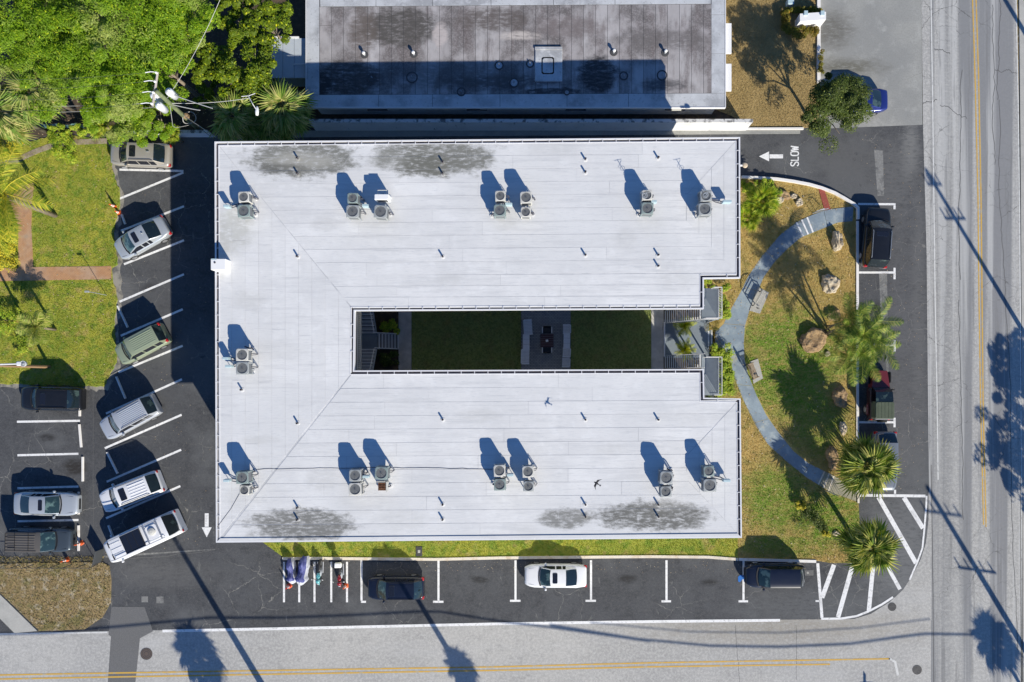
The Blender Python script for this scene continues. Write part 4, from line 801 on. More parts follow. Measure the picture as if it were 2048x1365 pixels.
for x0,x1,s in ((613,757,0),(757,865,1),(865,1000,2),(1000,1134,3),(1134,1257,4),(1257,1450,5)):
    MB().prism(WL([(x0+.4,190.5-.004*(x0-640)),(x1-.4,190.5-.004*(x1-640)),(x1-.4,214.3),(x0+.4,214.3)],ZN), ZN-.02, ZN+.008+.001*(s%2)).build('border_sheet', m_nedge, nb)
for x0,x1 in ((640,752),(752,865),(865,982),(982,1107),(1107,1230),(1230,1422)):
    MB().prism(WL([(x0+.4,-13-.007*(x0-640)),(x1-.4,-13-.007*(x1-640)),(x1-.4,13.5-.007*(x1-640)),(x0+.4,13.5-.007*(x0-640))],ZN), ZN-.02, ZN+.01).build('border_sheet', m_nedge, nb)
MB().prism(WL([(613.5,-149),(638.5,-149),(638.5,190),(613.5,190)],ZN), ZN-.02, ZN+.011).build('border_sheet', m_nedge, nb)
for y0,y1 in ((-149,30),(30,108),(108,187)):
    MB().prism(WL([(1423,y0+.3),(1449.6,y0+.3),(1449.6,y1-.3),(1423,y1-.3)],ZN), ZN-.02, ZN+.011).build('border_sheet', m_nedge, nb)
e = MB(); e.box(A.x-.05,B_.x+.05,B_.y-.06,B_.y,ZN-.25,ZN+.04).box(A.x-.06,A.x,B_.y,A.y,ZN-.25,ZN+.04).box(B_.x,B_.x+.06,B_.y,A.y,ZN-.25,ZN+.04).build('roof_edge', m_trimw, nb)
for y0,y1 in ((47,107),(128,182)):
    a = W(1449,y0,2.3); b_ = W(1463,y1,2.3); MB().box(a.x-.3,b_.x,b_.y,a.y,2.15,2.3).build('awning', wm, nb)
a = W(1344,209,2.3); b_ = W(1363,220,2.3); MB().box(a.x,b_.x,b_.y,a.y+.3,2.1,2.3).build('scupper', m_acw, nb)
for x in (865,960,1100):
    a = W(x,210,2.2); b_ = W(x+13,218.5,2.2); MB().box(a.x,b_.x,b_.y,a.y+.3,2.1,2.2).build('scupper', m_acw, nb)
for t_, z in ((.15,.9),(.4,.9),(.65,.9),(.9,.9)):
    x = lerp(A.x+.4, B_.x-.4, t_); MB().box(x-.8,x+.8,B_.y+.37,B_.y+.42,z,z+1.2).build('window', m_glass, nb)
t = thing('skylight','pale rectangular roof hatch panel on the neighbouring stained roof','roof hatch',(0,0,0))
a = W(1070,97,ZN); b_ = W(1124.5,164,ZN); MB().rbox(a.x,b_.x,b_.y,a.y,ZN,ZN+.12,.04).build('base', m_nedge, t); c_ = W(1083,116,ZN); d_ = W(1108,150,ZN); MB().rbox(c_.x,d_.x,d_.y,c_.y,ZN+.12,ZN+.14,.1).build('lid', m_nedge, t); 
MB().box(a.x,b_.x,a.y-.16,a.y+.04,ZN+.12,ZN+.17).build('upstand', m_nedge, t)
def rvent(px, py, r, kind, label):
    p = W(px, py, ZN+.2); t = thing('roof_vent', label, 'roof vent', (p.x,p.y,ZN+.008), 0, 'vents on the neighbouring roof')
    if kind == 'cap':
        MB().cyl(0,0,0,.36,.09,10).build('pipe', m_steel, t); MB().lathe([(.12,.3),(.13,.38),(.08,.44),(0,.46)],14).build('cap', wm, t); MB().lathe([(0,.005),(.3,.005),(.28,.03),(.1,.04)],14).build('flashing', m_tar, t)
    else:
        MB().lathe([(r-.05,.0),(r-.04,.04),(r+.03,.04),(r+.05,0)],20).build('tar_ring', m_tar, t); MB().lathe([(0,.03),(r-.05,.01)],16).build('flashing', m_nroof if kind=='dark' else m_nedge, t); MB().lathe([(.045,.01),(.045,.25),(.03,.25),(.03,.05)],8).build('pipe', m_steel, t)
for a in ((728,108,.3,'cap','white-capped vent, leftmost on the neighbouring roof'),(827,107,.3,'cap','white-capped vent, second from left on the neighbouring roof'),(743,154,.3,'dark','small dark ring vent below the leftmost white cap'),(823,153,.4,'dark','large dark ring vent below the second white cap'),
          (922,182,.3,'dark','ring vent near the lower roof border'),(998,129,.3,'pale','pale round vent right of roof centre, upper one'),(1028,164,.32,'pale','pale round vent on the stained patch left of the hatch'),(1060,126,.26,'pale','pale round vent beside the hatch'),(1134,183,.2,'pale','tiny pale vent just below the hatch'),
          (1228,103,.3,'cap','white-capped vent right of the hatch'),(1331,104,.32,'cap','white-capped vent nearest the right roof end'),(1248,150,.3,'dark','dark ring vent below the third white cap'),(1325,149,.36,'dark','dark ring vent nearest the right roof end')): rvent(*a)
sh = thing('shed','low shed with pale blue-grey panelled roof beside the neighbouring building','shed'); a = W(543,77,2.1); b_ = W(611,156,2.1)
MB().box(a.x+.15,b_.x,b_.y+.15,a.y-.15,0,2.0).build('wall', m_acgr, sh)
m_shed = mat('shed_roof_metal', (.45,.5,.56), .6, (('n',2,.4,.7,(.38,.43,.5),.5),))
for k in range(3):
    x0 = lerp(a.x,b_.x,k/3); x1 = lerp(a.x,b_.x,(k+1)/3); MB().box(x0+.015,x1-.015,b_.y,a.y,2.0,2.1+.01*(k%2)).build('roof_panel', m_shed, sh)
MB().box(a.x,b_.x-.5,a.y,a.y+.12,1.9,2.16).build('ridge_cap', wm, sh); MB().tube([(b_.x+.2,W(0,128,2.2).y,2.2),(b_.x-.9,W(0,129,2.2).y,2.2)],.05,6).build('pipe', m_vent, sh)
# white garden wall in the alley
m_gwall = mat('white_render', (.72,.73,.75), .85, (('n',.8,.45,.7,(.6,.6,.6),.6),('n',3,.62,.75,(.12,.11,.1),.7,(1,1,.3))))
m_gtop = mat('weathered_wall_top', (.6,.6,.6), .9, (('n',2.5,.48,.62,(.1,.1,.1),.85,None,8),))
gw = thing('garden_wall','long white rendered wall with weathered top running along the alley','wall'); a = W(632,262,0); b_ = W(1491,260.5,0)
MB().box(a.x,b_.x,a.y,a.y+.2,0,1.9).build('wall', m_gwall, gw); MB().box(a.x,b_.x+.02,a.y-.02,a.y+.24,1.9,1.95).build('coping', m_gtop, gw)
gw = thing('garden_wall','low white wall behind the beige car at the end of the bays','wall'); a = W(268,275,0); b_ = W(427,272,0); MB().box(a.x,b_.x,a.y,a.y+.2,0,1.0).build('wall', m_gwall, gw); MB().box(a.x,b_.x,a.y-.02,a.y+.22,1.0,1.05).build('coping', m_gtop, gw)
# white sign
sg = thing('sign_wall','white painted block sign wall enclosed by a reddish hedge','sign'); a = W(1589,58,0); b_ = W(1640,40,0)
MB().add([(a.x,a.y,0),(b_.x,a.y+.15,0),(b_.x,a.y+.75,0),(a.x,a.y+.6,0),(a.x,a.y,1.2),(b_.x,a.y+.15,1.2),(b_.x,a.y+.75,1.2),(a.x,a.y+.6,1.2)],[(3,2,1,0),(4,5,6,7),(0,1,5,4),(1,2,6,5),(2,3,7,6),(3,0,4,7)]).build('wall', wm, sg)
for x in (.3,1.6): MB().box(a.x+x,a.x+x+.28,a.y+.45,a.y+.78,1.2,1.32).build('lamp', m_box, sg)
t = thing('utility_box','small blue-grey utility cabinet at the top of the dry lawn','utility box',W(1582,3,.6)); t.location.z = 0; MB().rbox(-.25,.25,-.22,.22,0,.6,.03).build('cabinet', m_box, t)
# ------------------------------------------------------------------ vehicles
def paint(n, c, metal=.2, rough=.28): return mat('car_paint_'+n, c, rough, (('n',1.5,.4,.7,tuple(x*.9+.01 for x in c),.4),), metal=metal, coat=.5)
m_cglass = mat('car_glass', (.01,.018,.024), .05, (('n',1.3,.55,.66,(.07,.11,.1),.7,None,3),), coat=.6)
m_wind = mat('windscreen_glass', (.02,.04,.045), .05, (('n',1.5,.5,.62,(.13,.21,.2),.75,None,3),), coat=.6)
m_sideg = mat('side_glass', (.012,.014,.022), .05, coat=.6)
m_tyre = mat('tyre', (.02,.02,.022), .85); m_rim = mat('alloy_rim', (.45,.46,.48), .35, metal=.7)
m_black = mat('black_trim', (.015,.015,.017), .5); m_head = mat('headlight_glass', (.6,.62,.65), .1, coat=.5); m_tail = mat('tail_light_red', (.4,.012,.012), .2, coat=.5)
def car(label, cat, px, py, ang, L, Wd, Hh, pm, hood=.24, ws=.14, roof_end=.80, rear=.95, zb=.95, zh=.85, wr=.78, trunk=None, front_r=.26, rear_r=.14, sunroof=None, rails=False, ribs=0, roofm=None, tail=True, group='cars parked around the building', extra=None, taper=1.0, tailz=None):
    """x forward. hood/ws/roof_end/rear are fractions of the length measured from the nose"""
    z0 = .7; p = W(px, py, z0); t = thing('parked_car' if cat != 'van' else 'camper_van', label, cat, (p.x,p.y,0.004), R(ang), group)
    w = Wd/2; X = lambda f: L/2 - f*L
    xa, xb, xc, xd = X(hood), X(hood+ws), X(roof_end), X(rear)
    zt_r = trunk if trunk else zb
    st = [0,.012,.04,.09,.16,hood,.5,.68,roof_end,rear if rear<.97 else .95,.97,.99,1.0]; st = sorted(set(st))
    rings = []
    for f in st:
        x = X(f)
        if f < .2: q = 1 - f/.2; hw = w*(1 - front_r*q**2.4)
        elif f > .85: q = (f-.85)/.15; hw = w*(1 - rear_r*q**2.6)
        else: hw = w
        if f <= hood: zt = lerp(zh-.10, zh+.06, (f/hood)**.7); 
        elif f <= roof_end: zt = lerp(zh+.06, zb, min(1,(f-hood)/.15))
        else: zt = lerp(zb, zt_r, min(1,(f-roof_end)/max(.01,rear-roof_end)))
        if f < .012: zt -= .22
        elif f < .04: zt -= .05
        if f > .995: zt -= .25
        elif f > .98: zt -= .06
        zlo = .24 + (.06 if f<.02 or f>.98 else 0); cr = .035
        half = [(hw*.92,zlo),(hw*.985,zlo+.16),(hw,lerp(zlo,zt,.62)),(hw*.985,zt-.1),(hw*.94,zt-.03),(hw*.82,zt+.0),(hw*.45,zt+cr*.7),(0,zt+cr)]
        rings.append([(x,y,z) for y,z in half] + [(x,-y,z) for y,z in half[-2::-1]])
    n = len(rings[0]); b = MB(); b.add([v for r_ in rings for v in r_], [(i*n+k,(i+1)*n+k,(i+1)*n+k+1,i*n+k+1)[::1] for i in range(len(rings)-1) for k in range(n-1)] + [tuple(range(n))] + [tuple((len(rings)-1)*n+k for k in range(n-1,-1,-1))] + [(i*n,(i*n)+n-1,(i+1)*n+n-1,(i+1)*n) for i in range(len(rings)-1)])
    body = b.build('body', pm, t, True)
    for pg in body.data.polygons: pg.use_smooth = len(pg.vertices) == 4
    # greenhouse
    bl = (xa+xb)/2; S_ = [(xa,0),(lerp(xa,xb,.5),.55),(xb,1),(lerp(xb,xc,.33)+.04,1),(lerp(xb,xc,.33)-.05,1),(lerp(xb,xc,.75)+.03,1),(lerp(xb,xc,.75)-.05,1),(xc,1),(lerp(xc,xd,.55),.5),(xd,0)]
    G = []
    for x, k in S_:
        f = (L/2-x)/L; wB = w*(.9 if x < xa-.1 else .84); 
        if x < xc: wB = w*lerp(.9,.8*taper,(xc-x)/max(.01,xc-xd))
        zB = (zb if x < xa - .15*L*.3 else zh+.06) - .03
        if x <= xd+.001: zB = zt_r - .03
        elif x < xc: zB = lerp(zb, zt_r, .5) - .03
        zT = lerp(zB+.05, Hh-.04, k)
        wT = lerp(wB*.93, w*wr, k); bow = .10*L/4.5*(1-k)*(1 if x > 0 else -.6)
        half = [(wB,zB,0),(lerp(wB,wT,.45),lerp(zB,zT,.45),0),(lerp(wB,wT,.86),lerp(zB,zT,.88),0),(wT,zT,0),(wT*.93,zT+.02,.1),(wT*.5,zT+.045,.75),(0,zT+.055,1)]
        G.append([(x+bow*q+(.06*q if .9<k else 0)*(1 if x>xc+.01 else -.3),y,z) for y,z,q in half] + [(x+bow*q+(.06*q if .9<k else 0)*(1 if x>xc+.01 else -.3),-y,z) for y,z,q in half[-2::-1]])
    n = len(G[0]); V = [v for r_ in G for v in r_]
    parts = {'windscreen':[],'rear_window':[],'side_window':[],'side_window_':[],'roof':[],'cabin_frame':[]}
    for i in range(len(G)-1):
        for k in range(n-1):
            q = (i*n+k,(i+1)*n+k,(i+1)*n+k+1,i*n+k+1); kk = min(k, n-2-k)
            if kk >= 4: nm = 'windscreen' if i < 2 else 'rear_window' if i >= 7 else 'roof'
            elif kk == 3: nm = 'cabin_frame' if (i < 2 or i >= 7) else 'roof'
            elif kk in (0,1): nm = 'cabin_frame' if (i in (3,5) or i >= (7 if trunk or 1 else 8)) else ('side_window' if k < n/2 else 'side_window_')
            else: nm = 'cabin_frame'
            parts[nm].append(q)
    for nm, fs in parts.items():
        used = sorted({i for f in fs for i in f}); mp = {u:j for j,u in enumerate(used)}
        mm = {'windscreen':m_wind,'rear_window':m_cglass,'roof':roofm or pm,'cabin_frame':pm}.get(nm, m_sideg)
        MB().add([V[u] for u in used], [tuple(mp[i] for i in f) for f in fs]).build(nm.rstrip('_'), mm, t, True)
    MB().ribbon([(xa+.06,-w*.8),(xa+.17,-w*.4),(xa+.2,0),(xa+.17,w*.4),(xa+.06,w*.8)],.09,zh+.075,zh+.1).build('cowl', m_black, t)
    for s in (-1,1): MB().tube([(xa+.1,s*w*.8,zh+.035),(lerp(xa,L/2,.75),s*w*.66,zh-.01)],.008,4).build('bonnet_seam', m_black, t)
    # wheels
    for sx, sy in ((1,1),(1,-1),(-1,1),(-1,-1)):
        x = X(.19) if sx > 0 else X(.80); y = sy*(w-.09)
        wl_ = MB(); wl_.tube([(x,y-.11,.33),(x,y-.09,.33)],.28,16,.33,False).tube([(x,y-.1,.33),(x,y+.1,.33)],.33,18).build('wheel', m_tyre, t)
        MB().tube([(x,y+sy*.095,.33),(x,y+sy*.108,.33)],.21,14).build('rim', m_rim, wl_o := t.children[-1])
    for s in (-1,1):
        MB().rbox(xa-.42,xa-.26,s*(w+.08)-.09,s*(w+.08)+.09,zb-.02,zb+.13,.03).build('wing_mirror', pm, t)
        hx = X(.045); hy = s*w*.72
        MB().add([(hx+.10,hy-s*.17,zh-.21),(hx-.2,hy+s*.2,zh-.17),(hx-.3,hy+s*.14,zh-.065),(hx-.02,hy-s*.14,zh-.075),(hx-.1,hy,zh-.35)],[(0,1,2,3),(0,4,1)]).build('headlight', m_head, t)
        tz = tailz or (zt_r-.12)
        if tail: MB().rbox(X(1)-.02,X(.955),s*w*.80-.13,s*w*.80+.12,tz-.2,tz+(.09 if tail == 2 else -.02),.04).build('tail_light', m_tail, t)
        MB().tube([(xa+.06,s*w*.62,zh+.1),(lerp(xa,xb,.22),s*w*.05,zh+.1+.2*(Hh-zh))],.012,4).build('wiper', m_black, t)
    MB().box(X(0)-.03,X(0)+.012,-w*.45,w*.45,.42,.62).build('grille', m_black, t)
    if sunroof:
        x0, x1 = lerp(xb,xc,sunroof[0]), lerp(xb,xc,sunroof[1]); MB().rbox(x1,x0,-w*wr*.62,w*wr*.62,Hh-.02,Hh+.028,.06,.01).build('sunroof', m_sideg, t)
    if rails:
        for s in (-1,1): MB().tube([(lerp(xb,xc,.06),s*w*wr*.93,Hh+.0),(lerp(xb,xc,.12),s*w*wr*.93,Hh+.06),(lerp(xb,xc,.9),s*w*wr*.93,Hh+.06),(lerp(xb,xc,.96),s*w*wr*.93,Hh+.0)],.022,5).build('roof_rail', m_rim if rails==1 else m_black, t)
    for k in range(ribs):
        y = (k-(ribs-1)/2)*w*wr*1.5/ribs; MB().rbox(lerp(xb,xc,.93),lerp(xb,xc,.15 if not sunroof else .4),y-.035,y+.035,Hh,Hh+.035,.015).build('roof_rib', roofm or pm, t)
    if extra: extra(t, xa, xb, xc, xd, w, Hh)
    return t
PC = dict(champ=paint('champagne',(.46,.43,.38),.35), silver=paint('silver',(.5,.54,.58),.4), lime=paint('pale_green',(.33,.38,.26),.3), silv2=paint('silver_grey',(.52,.55,.6),.35), white=paint('white',(.74,.75,.78),.0), black=paint('black',(.012,.013,.016),.1),
          navyb=paint('blue_black',(.008,.012,.028),.1), grey=paint('dark_grey',(.07,.09,.11),.4), blue=paint('blue',(.02,.035,.2),.3), red=paint('dark_red',(.28,.015,.02),.1), mgrey=paint('mid_grey',(.2,.22,.25),.3))
def ant(t, xa, xb, xc, xd, w, Hh): MB().rbox(lerp(xb,xc,.85),lerp(xb,xc,.75),-.03,.03,Hh+.02,Hh+.12,.01).build('antenna_fin', m_rim, t)
car('champagne crossover with dark sunroof parked beside the tree line at the top','car',282,310.5,178,4.75,1.86,1.66,PC['champ'],.23,.15,.81,.925,1.0,.98,.76,sunroof=(.08,.32),rails=2,extra=ant)
car('silver sedan with dark sunroof angled in the bay below the orange cones','car',284,477,209,4.5,1.84,1.45,PC['silver'],.22,.17,.66,.85,.95,.86,.74,trunk=1.0,front_r=.34,rear_r=.28,sunroof=(.1,.42),extra=ant)
car('pale green boxy SUV with ribbed roof in an angled bay','car',284.5,689.5,208,4.2,1.78,1.7,PC['lime'],.22,.12,.91,.985,1.02,.98,.8,ribs=7,rear_r=.1,tailz=1.15)
car('silver estate SUV with ribbed roof and black rear glass in an angled bay','car',260.5,835,208.5,4.75,1.86,1.78,PC['silv2'],.24,.13,.89,.985,1.05,1.0,.8,ribs=8,rails=2,rear_r=.1,tail=False)
car('white SUV with dark sunroof next to the camper van','car',264,984,201.5,5.0,1.9,1.8,PC['white'],.24,.13,.89,.985,1.06,1.0,.8,sunroof=(.1,.3),ribs=5,rails=2,rear_r=.1)
def vanx(t, xa, xb, xc, xd, w, Hh):
    f = MB().box(-.95,.65,-.72,.72,Hh+.06,Hh+.12).build('solar_panel', m_black, t)
    mp_ = mat('solar_cell',(.012,.015,.025),.25,coat=.4)
    for i in range(3): MB().box(-.9+i*.52,-.42+i*.52,-.68,.68,Hh+.122,Hh+.13).build('solar_cell', mp_, f)
    a = MB().rbox(-2.35,-1.25,-.62,.62,Hh+.03,Hh+.09,.1).build('roof_rack', PC['white'], t)
    MB().lathe([(.3,Hh+.09),(.28,Hh+.2),(.12,Hh+.25),(0,Hh+.25)],16,(-1.8,-.05,0)).build('roof_vent_dome', m_acw, t)
    for s in (-1,1):
        MB().tube([(-2.5,s*.75,Hh+.05),(-2.5,s*.75,Hh+.16),(1.6,s*.75,Hh+.16),(1.6,s*.75,Hh+.05)],.03,5).build('roof_bar', m_rim, t)
    for x in (-2.35,-1.3): MB().box(x-.04,x+.04,-.75,.75,Hh+.15,Hh+.19).build('roof_bar', m_rim, t)
    for k in range(3):
        MB().rbox(.8,1.7,-.45+k*.42,-.42+k*.42,Hh+.04,Hh+.055,.01).build('roof_rib', PC['white'], t)
    for s in (-1,1): MB().rbox(xa+.22,xa+.32,s*.5-.22,s*.5+.22,1.13,1.2,.02).build('bonnet_vent', m_black, t)
vn = car('tall white camper van with solar panels and a vent dome on its roof','van',289,1073.5,204.5,6.3,2.02,2.55,PC['white'],.13,.11,.945,.985,1.25,1.1,.86,front_r=.22,rear_r=.06,extra=vanx,tailz=1.1)
car('black SUV with long sunroof in the top left bay of the left lot','car',105,797.5,179,4.85,1.92,1.72,PC['black'],.24,.14,.87,.975,1.02,.98,.78,sunroof=(.12,.3),rails=2,tail=False)
car('silver-white sedan with sunroof facing right in the left lot','car',94,1008,-1,5.0,1.86,1.44,PC['silver'],.28,.16,.68,.86,.95,.86,.72,trunk=1.0,sunroof=(.15,.42),rear_r=.22)
def bedx(t, xa, xb, xc, xd, w, Hh):
    b = MB()
    for x in (-2.1,-1.35,-.3): b.box(x-.015,x+.015,-.68,.68,Hh+.02,Hh+.045)
    for y in (-.68,.68): b.box(-2.1,.3,y-.012,y+.012,Hh+.02,Hh+.045)
    for y in (-.4,-.13,.13,.4): b.box(-2.1,-1.35,y-.008,y+.008,Hh+.02,Hh+.04)
    b.build('roof_rack', m_black, t)
car('dark grey SUV with brown-black roof and rack, parked against the fence','car',83,1079.5,-1,4.9,1.85,1.75,PC['grey'],.24,.14,.93,.99,1.0,.98,.84,front_r=.2,rear_r=.06,roofm=mat('dull_brown_roof',(.1,.092,.085),.6),ribs=6,extra=bedx,tail=False)
car('black wagon with red tail lights at the left end of the south bays','car',792,1176,180,4.45,1.82,1.62,PC['navyb'],.22,.15,.85,.965,1.0,.95,.76,sunroof=(.08,.3),rails=2,front_r=.3,tail=2)
car('white sedan with sunroof alone in the middle of the south bays','car',1111,1152,180,4.9,1.84,1.45,PC['white'],.27,.15,.66,.83,.95,.86,.72,trunk=1.02,sunroof=(.12,.45),rear_r=.22,front_r=.3)
car('dark navy SUV at the right end of the south bays','car',1549,1151.5,180,4.65,1.84,1.66,PC['navyb'],.22,.15,.87,.975,1.0,.96,.78,front_r=.36,tail=False)
car('black SUV with chrome window line parked along the east kerb','car',1752,476,86,4.75,1.95,1.75,PC['black'],.25,.14,.9,.985,1.04,1.0,.78,sunroof=(.1,.25),rails=1,rear_r=.12,tail=2)
car('light grey car under the fan palm with red tail lights facing up','car',1769,923,-90,4.7,1.84,1.5,PC['mgrey'],.25,.15,.82,.96,1.02,.95,.78,tail=2)
car('blue sedan half hidden below the dark tree on the concrete','car',1715,203,181,4.6,1.82,1.45,PC['blue'],.25,.16,.68,.86,.95,.86,.74,trunk=1.0,rear_r=.26,tail=False)
# soft-top off-roader, nose up
def jeep():
    p = W(1757,789,.7); t = thing('off_roader','red off-road car with olive canvas top and a rear spare wheel','car',(p.x,p.y,.004),R(90),'cars parked around the building')
    red = mat('car_paint_faded_red',(.14,.02,.025),.4,coat=.4); b = MB().rbox(-1.95,.55,-.8,.8,.42,1.05,.06); b.build('body', mat('dark_jeep_body',(.03,.012,.015),.4,coat=.4), t)
    b = MB(); b.add([(.55,-.72,.45),(1.9,-.58,.45),(1.9,.58,.45),(.55,.72,.45),(.55,-.70,1.12),(1.85,-.55,1.0),(1.85,.55,1.0),(.55,.70,1.12)],[(0,3,2,1),(4,5,6,7),(0,1,5,4),(1,2,6,5),(2,3,7,6),(3,0,4,7)]); b.build('bonnet', red, t)
    for sx in (1,-1):
        for sy in (1,-1):
            x = 1.3 if sx>0 else -1.2; MB().rbox(x-.5,x+.5,sy*.82-.16,sy*.82+.16,.72,.86,.1).build('fender', red if sx<0 else m_black, t)
            wo_ = MB().tube([(x,sy*.8-.13,.38),(x,sy*.8+.13,.38)],.38,18).build('wheel', m_tyre, t); MB().tube([(x,sy*.8+sy*.13,.38),(x,sy*.8+sy*.145,.38)],.22,12).build('rim', m_rim, wo_)
    MB().add([(.55,-.68,1.1),(.55,.68,1.1),(.2,.64,1.68),(.2,-.64,1.68)],[(0,1,2,3)]).build('windscreen', m_sideg, t)
    MB().add([(.2,-.66,1.66),(.2,.66,1.66),(-.55,.68,1.74),(-.55,-.68,1.74)],[(0,1,2,3)]).build('roof', m_cglass, t)
    can = mat('olive_canvas',(.075,.095,.065),.9,(('n',2,.4,.7,(.1,.12,.085),.7),)); b = MB(); b.rbox(-1.9,-.55,-.74,.74,1.05,1.78,.1,.05); b.build('canvas_top', can, t)
    for k in range(5): MB().rbox(-1.85,-.6,-.55+k*.27,-.53+k*.27,1.775,1.795,.005).build('canvas_seam', can, t)
    MB().box(-1.93,-1.9,-.74,.74,1.6,1.75).build('top_trim', m_trimw, t)
    sw = MB().tube([(-2.2,-.15,.95),(-1.96,-.15,.95)],.36,18).build('spare_wheel', m_tyre, t); MB().tube([(-2.22,-.15,.95),(-2.2,-.15,.95)],.2,12).build('rim', m_rim, sw)
    MB().rbox(-2.12,-1.95,-.78,.78,.42,.58,.04).build('bumper', m_black, t)
    for s in (-1,1): MB().rbox(-2.02,-1.94,s*.68-.08,s*.68+.08,.75,.98,.02).build('tail_light', m_tail, t); 
    for s in (-1,1): MB().tube([(1.9,s*.42,.8),(1.93,s*.42,.8)],.1,12).build('headlight', m_head, t)
    for s in (-1,1): MB().rbox(.3,.42,s*.9-.1,s*.9+.1,1.1,1.28,.02).build('wing_mirror', m_black, t)
jeep()
# motorcycles
m_cov = mat('blue_cover_cloth', (.055,.065,.22), .7, (('n',4,.45,.65,(.13,.15,.36),.8),)); m_cov2 = mat('grey_cover_cloth', (.5,.52,.58), .7, (('n',5,.45,.65,(.35,.37,.45),.6),))
def covered(label, px, py, ang, L, w, h):
    p = W(px, py, .6); t = thing('covered_motorcycle', label, 'motorcycle', (p.x,p.y,.004), R(ang), 'motorcycles in the narrow bays')
    rg = random.Random(int(px)); st = 15; n = 16; rings = []
    for i in range(st):
        f = i/(st-1); x = (f-.5)*L; 
        prof = pw([(0,.55),(.12,.85),(.3,1),(.42,.8),(.55,.78),(.68,.95),(.75,1.05),(.9,.75),(1,.5)], f); ww = w/2*pw([(0,.45),(.15,.8),(.35,1),(.5,.85),(.7,.8),(.78,1.3),(.86,1.0),(1,.4)], f)
        r_ = []
        for k in range(n):
            a = math.pi*k/(n-1); wr_ = 1+rg.uniform(-.06,.06)+.05*math.sin(k*2.2+i*.9); z = max(.12, h*prof*math.sin(a)**.55*wr_) if 0<k<n-1 else .12
            r_.append((x, ww*math.cos(a)*wr_*(1.12-.25*math.sin(a)), z))
        rings.append(r_)
    V = [v for q in rings for v in q]
    def part(nm, i0, i1, k0, k1, mm): fs = [(i*n+k,i*n+k+1,(i+1)*n+k+1,(i+1)*n+k) for i in range(i0,i1) for k in range(k0,k1)]; us = sorted({q for f in fs for q in f}); mp = {u:j for j,u in enumerate(us)}; MB().add([V[u] for u in us], [tuple(mp[q] for q in f) for f in fs]).build(nm, mm, t, True)
    part('cover', 0, st-3, 3, n-1, m_cov); part('cover_side_panel', 0, st-3, 0, 3, m_cov2); part('cover_front_panel', st-3, st-1, 0, n-1, m_cov2)
    for x in (-L*.34, L*.36): MB().tube([(x,-.06,.3),(x,.06,.3)],.3,16).build('wheel', m_tyre, t)
covered('motorcycle under a blue cover, left one with its cover pinched in the middle',580.5,1143.5,-84,2.05,.68,1.0); covered('motorcycle under a long blue cover with pale side panel, second from left',604,1142.5,-100,2.35,.82,1.05)
def moto(label, px, py, ang, tank, seat, box=None):
    p = W(px, py, .6); t = thing('motorcycle', label, 'motorcycle', (p.x,p.y,.004), R(ang), 'motorcycles in the narrow bays')
    for x in (-.68,.72):
        wo_ = MB(); 
        for k in range(18): pass
        w_ = MB().tube([(x,-.055,.3),(x,.055,.3)],.31,18).build('wheel', m_tyre, t); MB().tube([(x,-.065,.3),(x,.065,.3)],.19,12).build('rim', m_rim, w_)
    def lump(nm, pts, mm, sq=.6):
        b = MB(); n = 10; V = []
        for x, hw, z, hh in pts: V += [(x, hw*math.cos(2*math.pi*k/n), z + hh*math.sin(2*math.pi*k/n)) for k in range(n)]
        b.add(V, [(i*n+k,i*n+(k+1)%n,(i+1)*n+(k+1)%n,(i+1)*n+k) for i in range(len(pts)-1) for k in range(n)]+[tuple(range(n-1,-1,-1)),tuple((len(pts)-1)*n+k for k in range(n))]); b.build(nm, mm, t, True)
    lump('fuel_tank', [(-.02,.08,.8,.06),(.1,.15,.84,.1),(.3,.17,.88,.12),(.42,.08,.86,.06)], tank); lump('seat', [(-.85,.06,.82,.03),(-.7,.12,.82,.05),(-.3,.15,.78,.06),(-.02,.1,.78,.05)], seat)
    lump('engine', [(-.3,.12,.45,.14),(0,.2,.48,.2),(.3,.14,.5,.16)], m_steel); lump('fairing', [(.42,.14,.85,.1),(.6,.2,.95,.14),(.75,.12,.9,.1),(.82,.04,.85,.04)], tank)
    lump('front_fender', [(.5,.05,.55,.03),(.72,.07,.66,.03),(1.0,.05,.55,.03)], tank); lump('rear_fender', [(-1.02,.06,.55,.03),(-.7,.09,.68,.04),(-.5,.06,.62,.03)], m_black)
    for s in (-1,1): MB().tube([(.72,s*.09,.3),(.5,s*.09,1.0)],.03,6).build('fork', m_rim, t); MB().tube([(.1,s*.2,.3),(-.8,s*.22,.36)],.05,8).build('exhaust', m_rim, t)
    hb = MB().tube([(.3,-.38,1.06),(.42,-.2,1.08),(.47,0,1.04),(.42,.2,1.08),(.3,.38,1.06)],.018,6).build('handlebar', m_black, t)
    for s in (-1,1): MB().rbox(.38,.46,s*.42-.06,s*.42+.06,1.14,1.2,.02).build('mirror', m_rim, hb)
    MB().tube([(.8,0,.88),(.86,0,.88)],.09,12).build('headlight', m_head, t)
    if box: MB().rbox(-1.05,-.68,-.27,.27,.9,1.2,.05).build('top_box', box, t); MB().box(-1.0,-.7,-.2,.2,.85,.9).build('rack', m_black, t)
moto('black and turquoise motorcycle, third from the left',638.5,1145.5,-92,mat('turquoise_paint',(.12,.42,.45),.3,coat=.5),m_black); moto('red motorcycle with a white top box at its rear',680,1150,-88,PC['red'],m_black,MATS['bright_white_metal'])
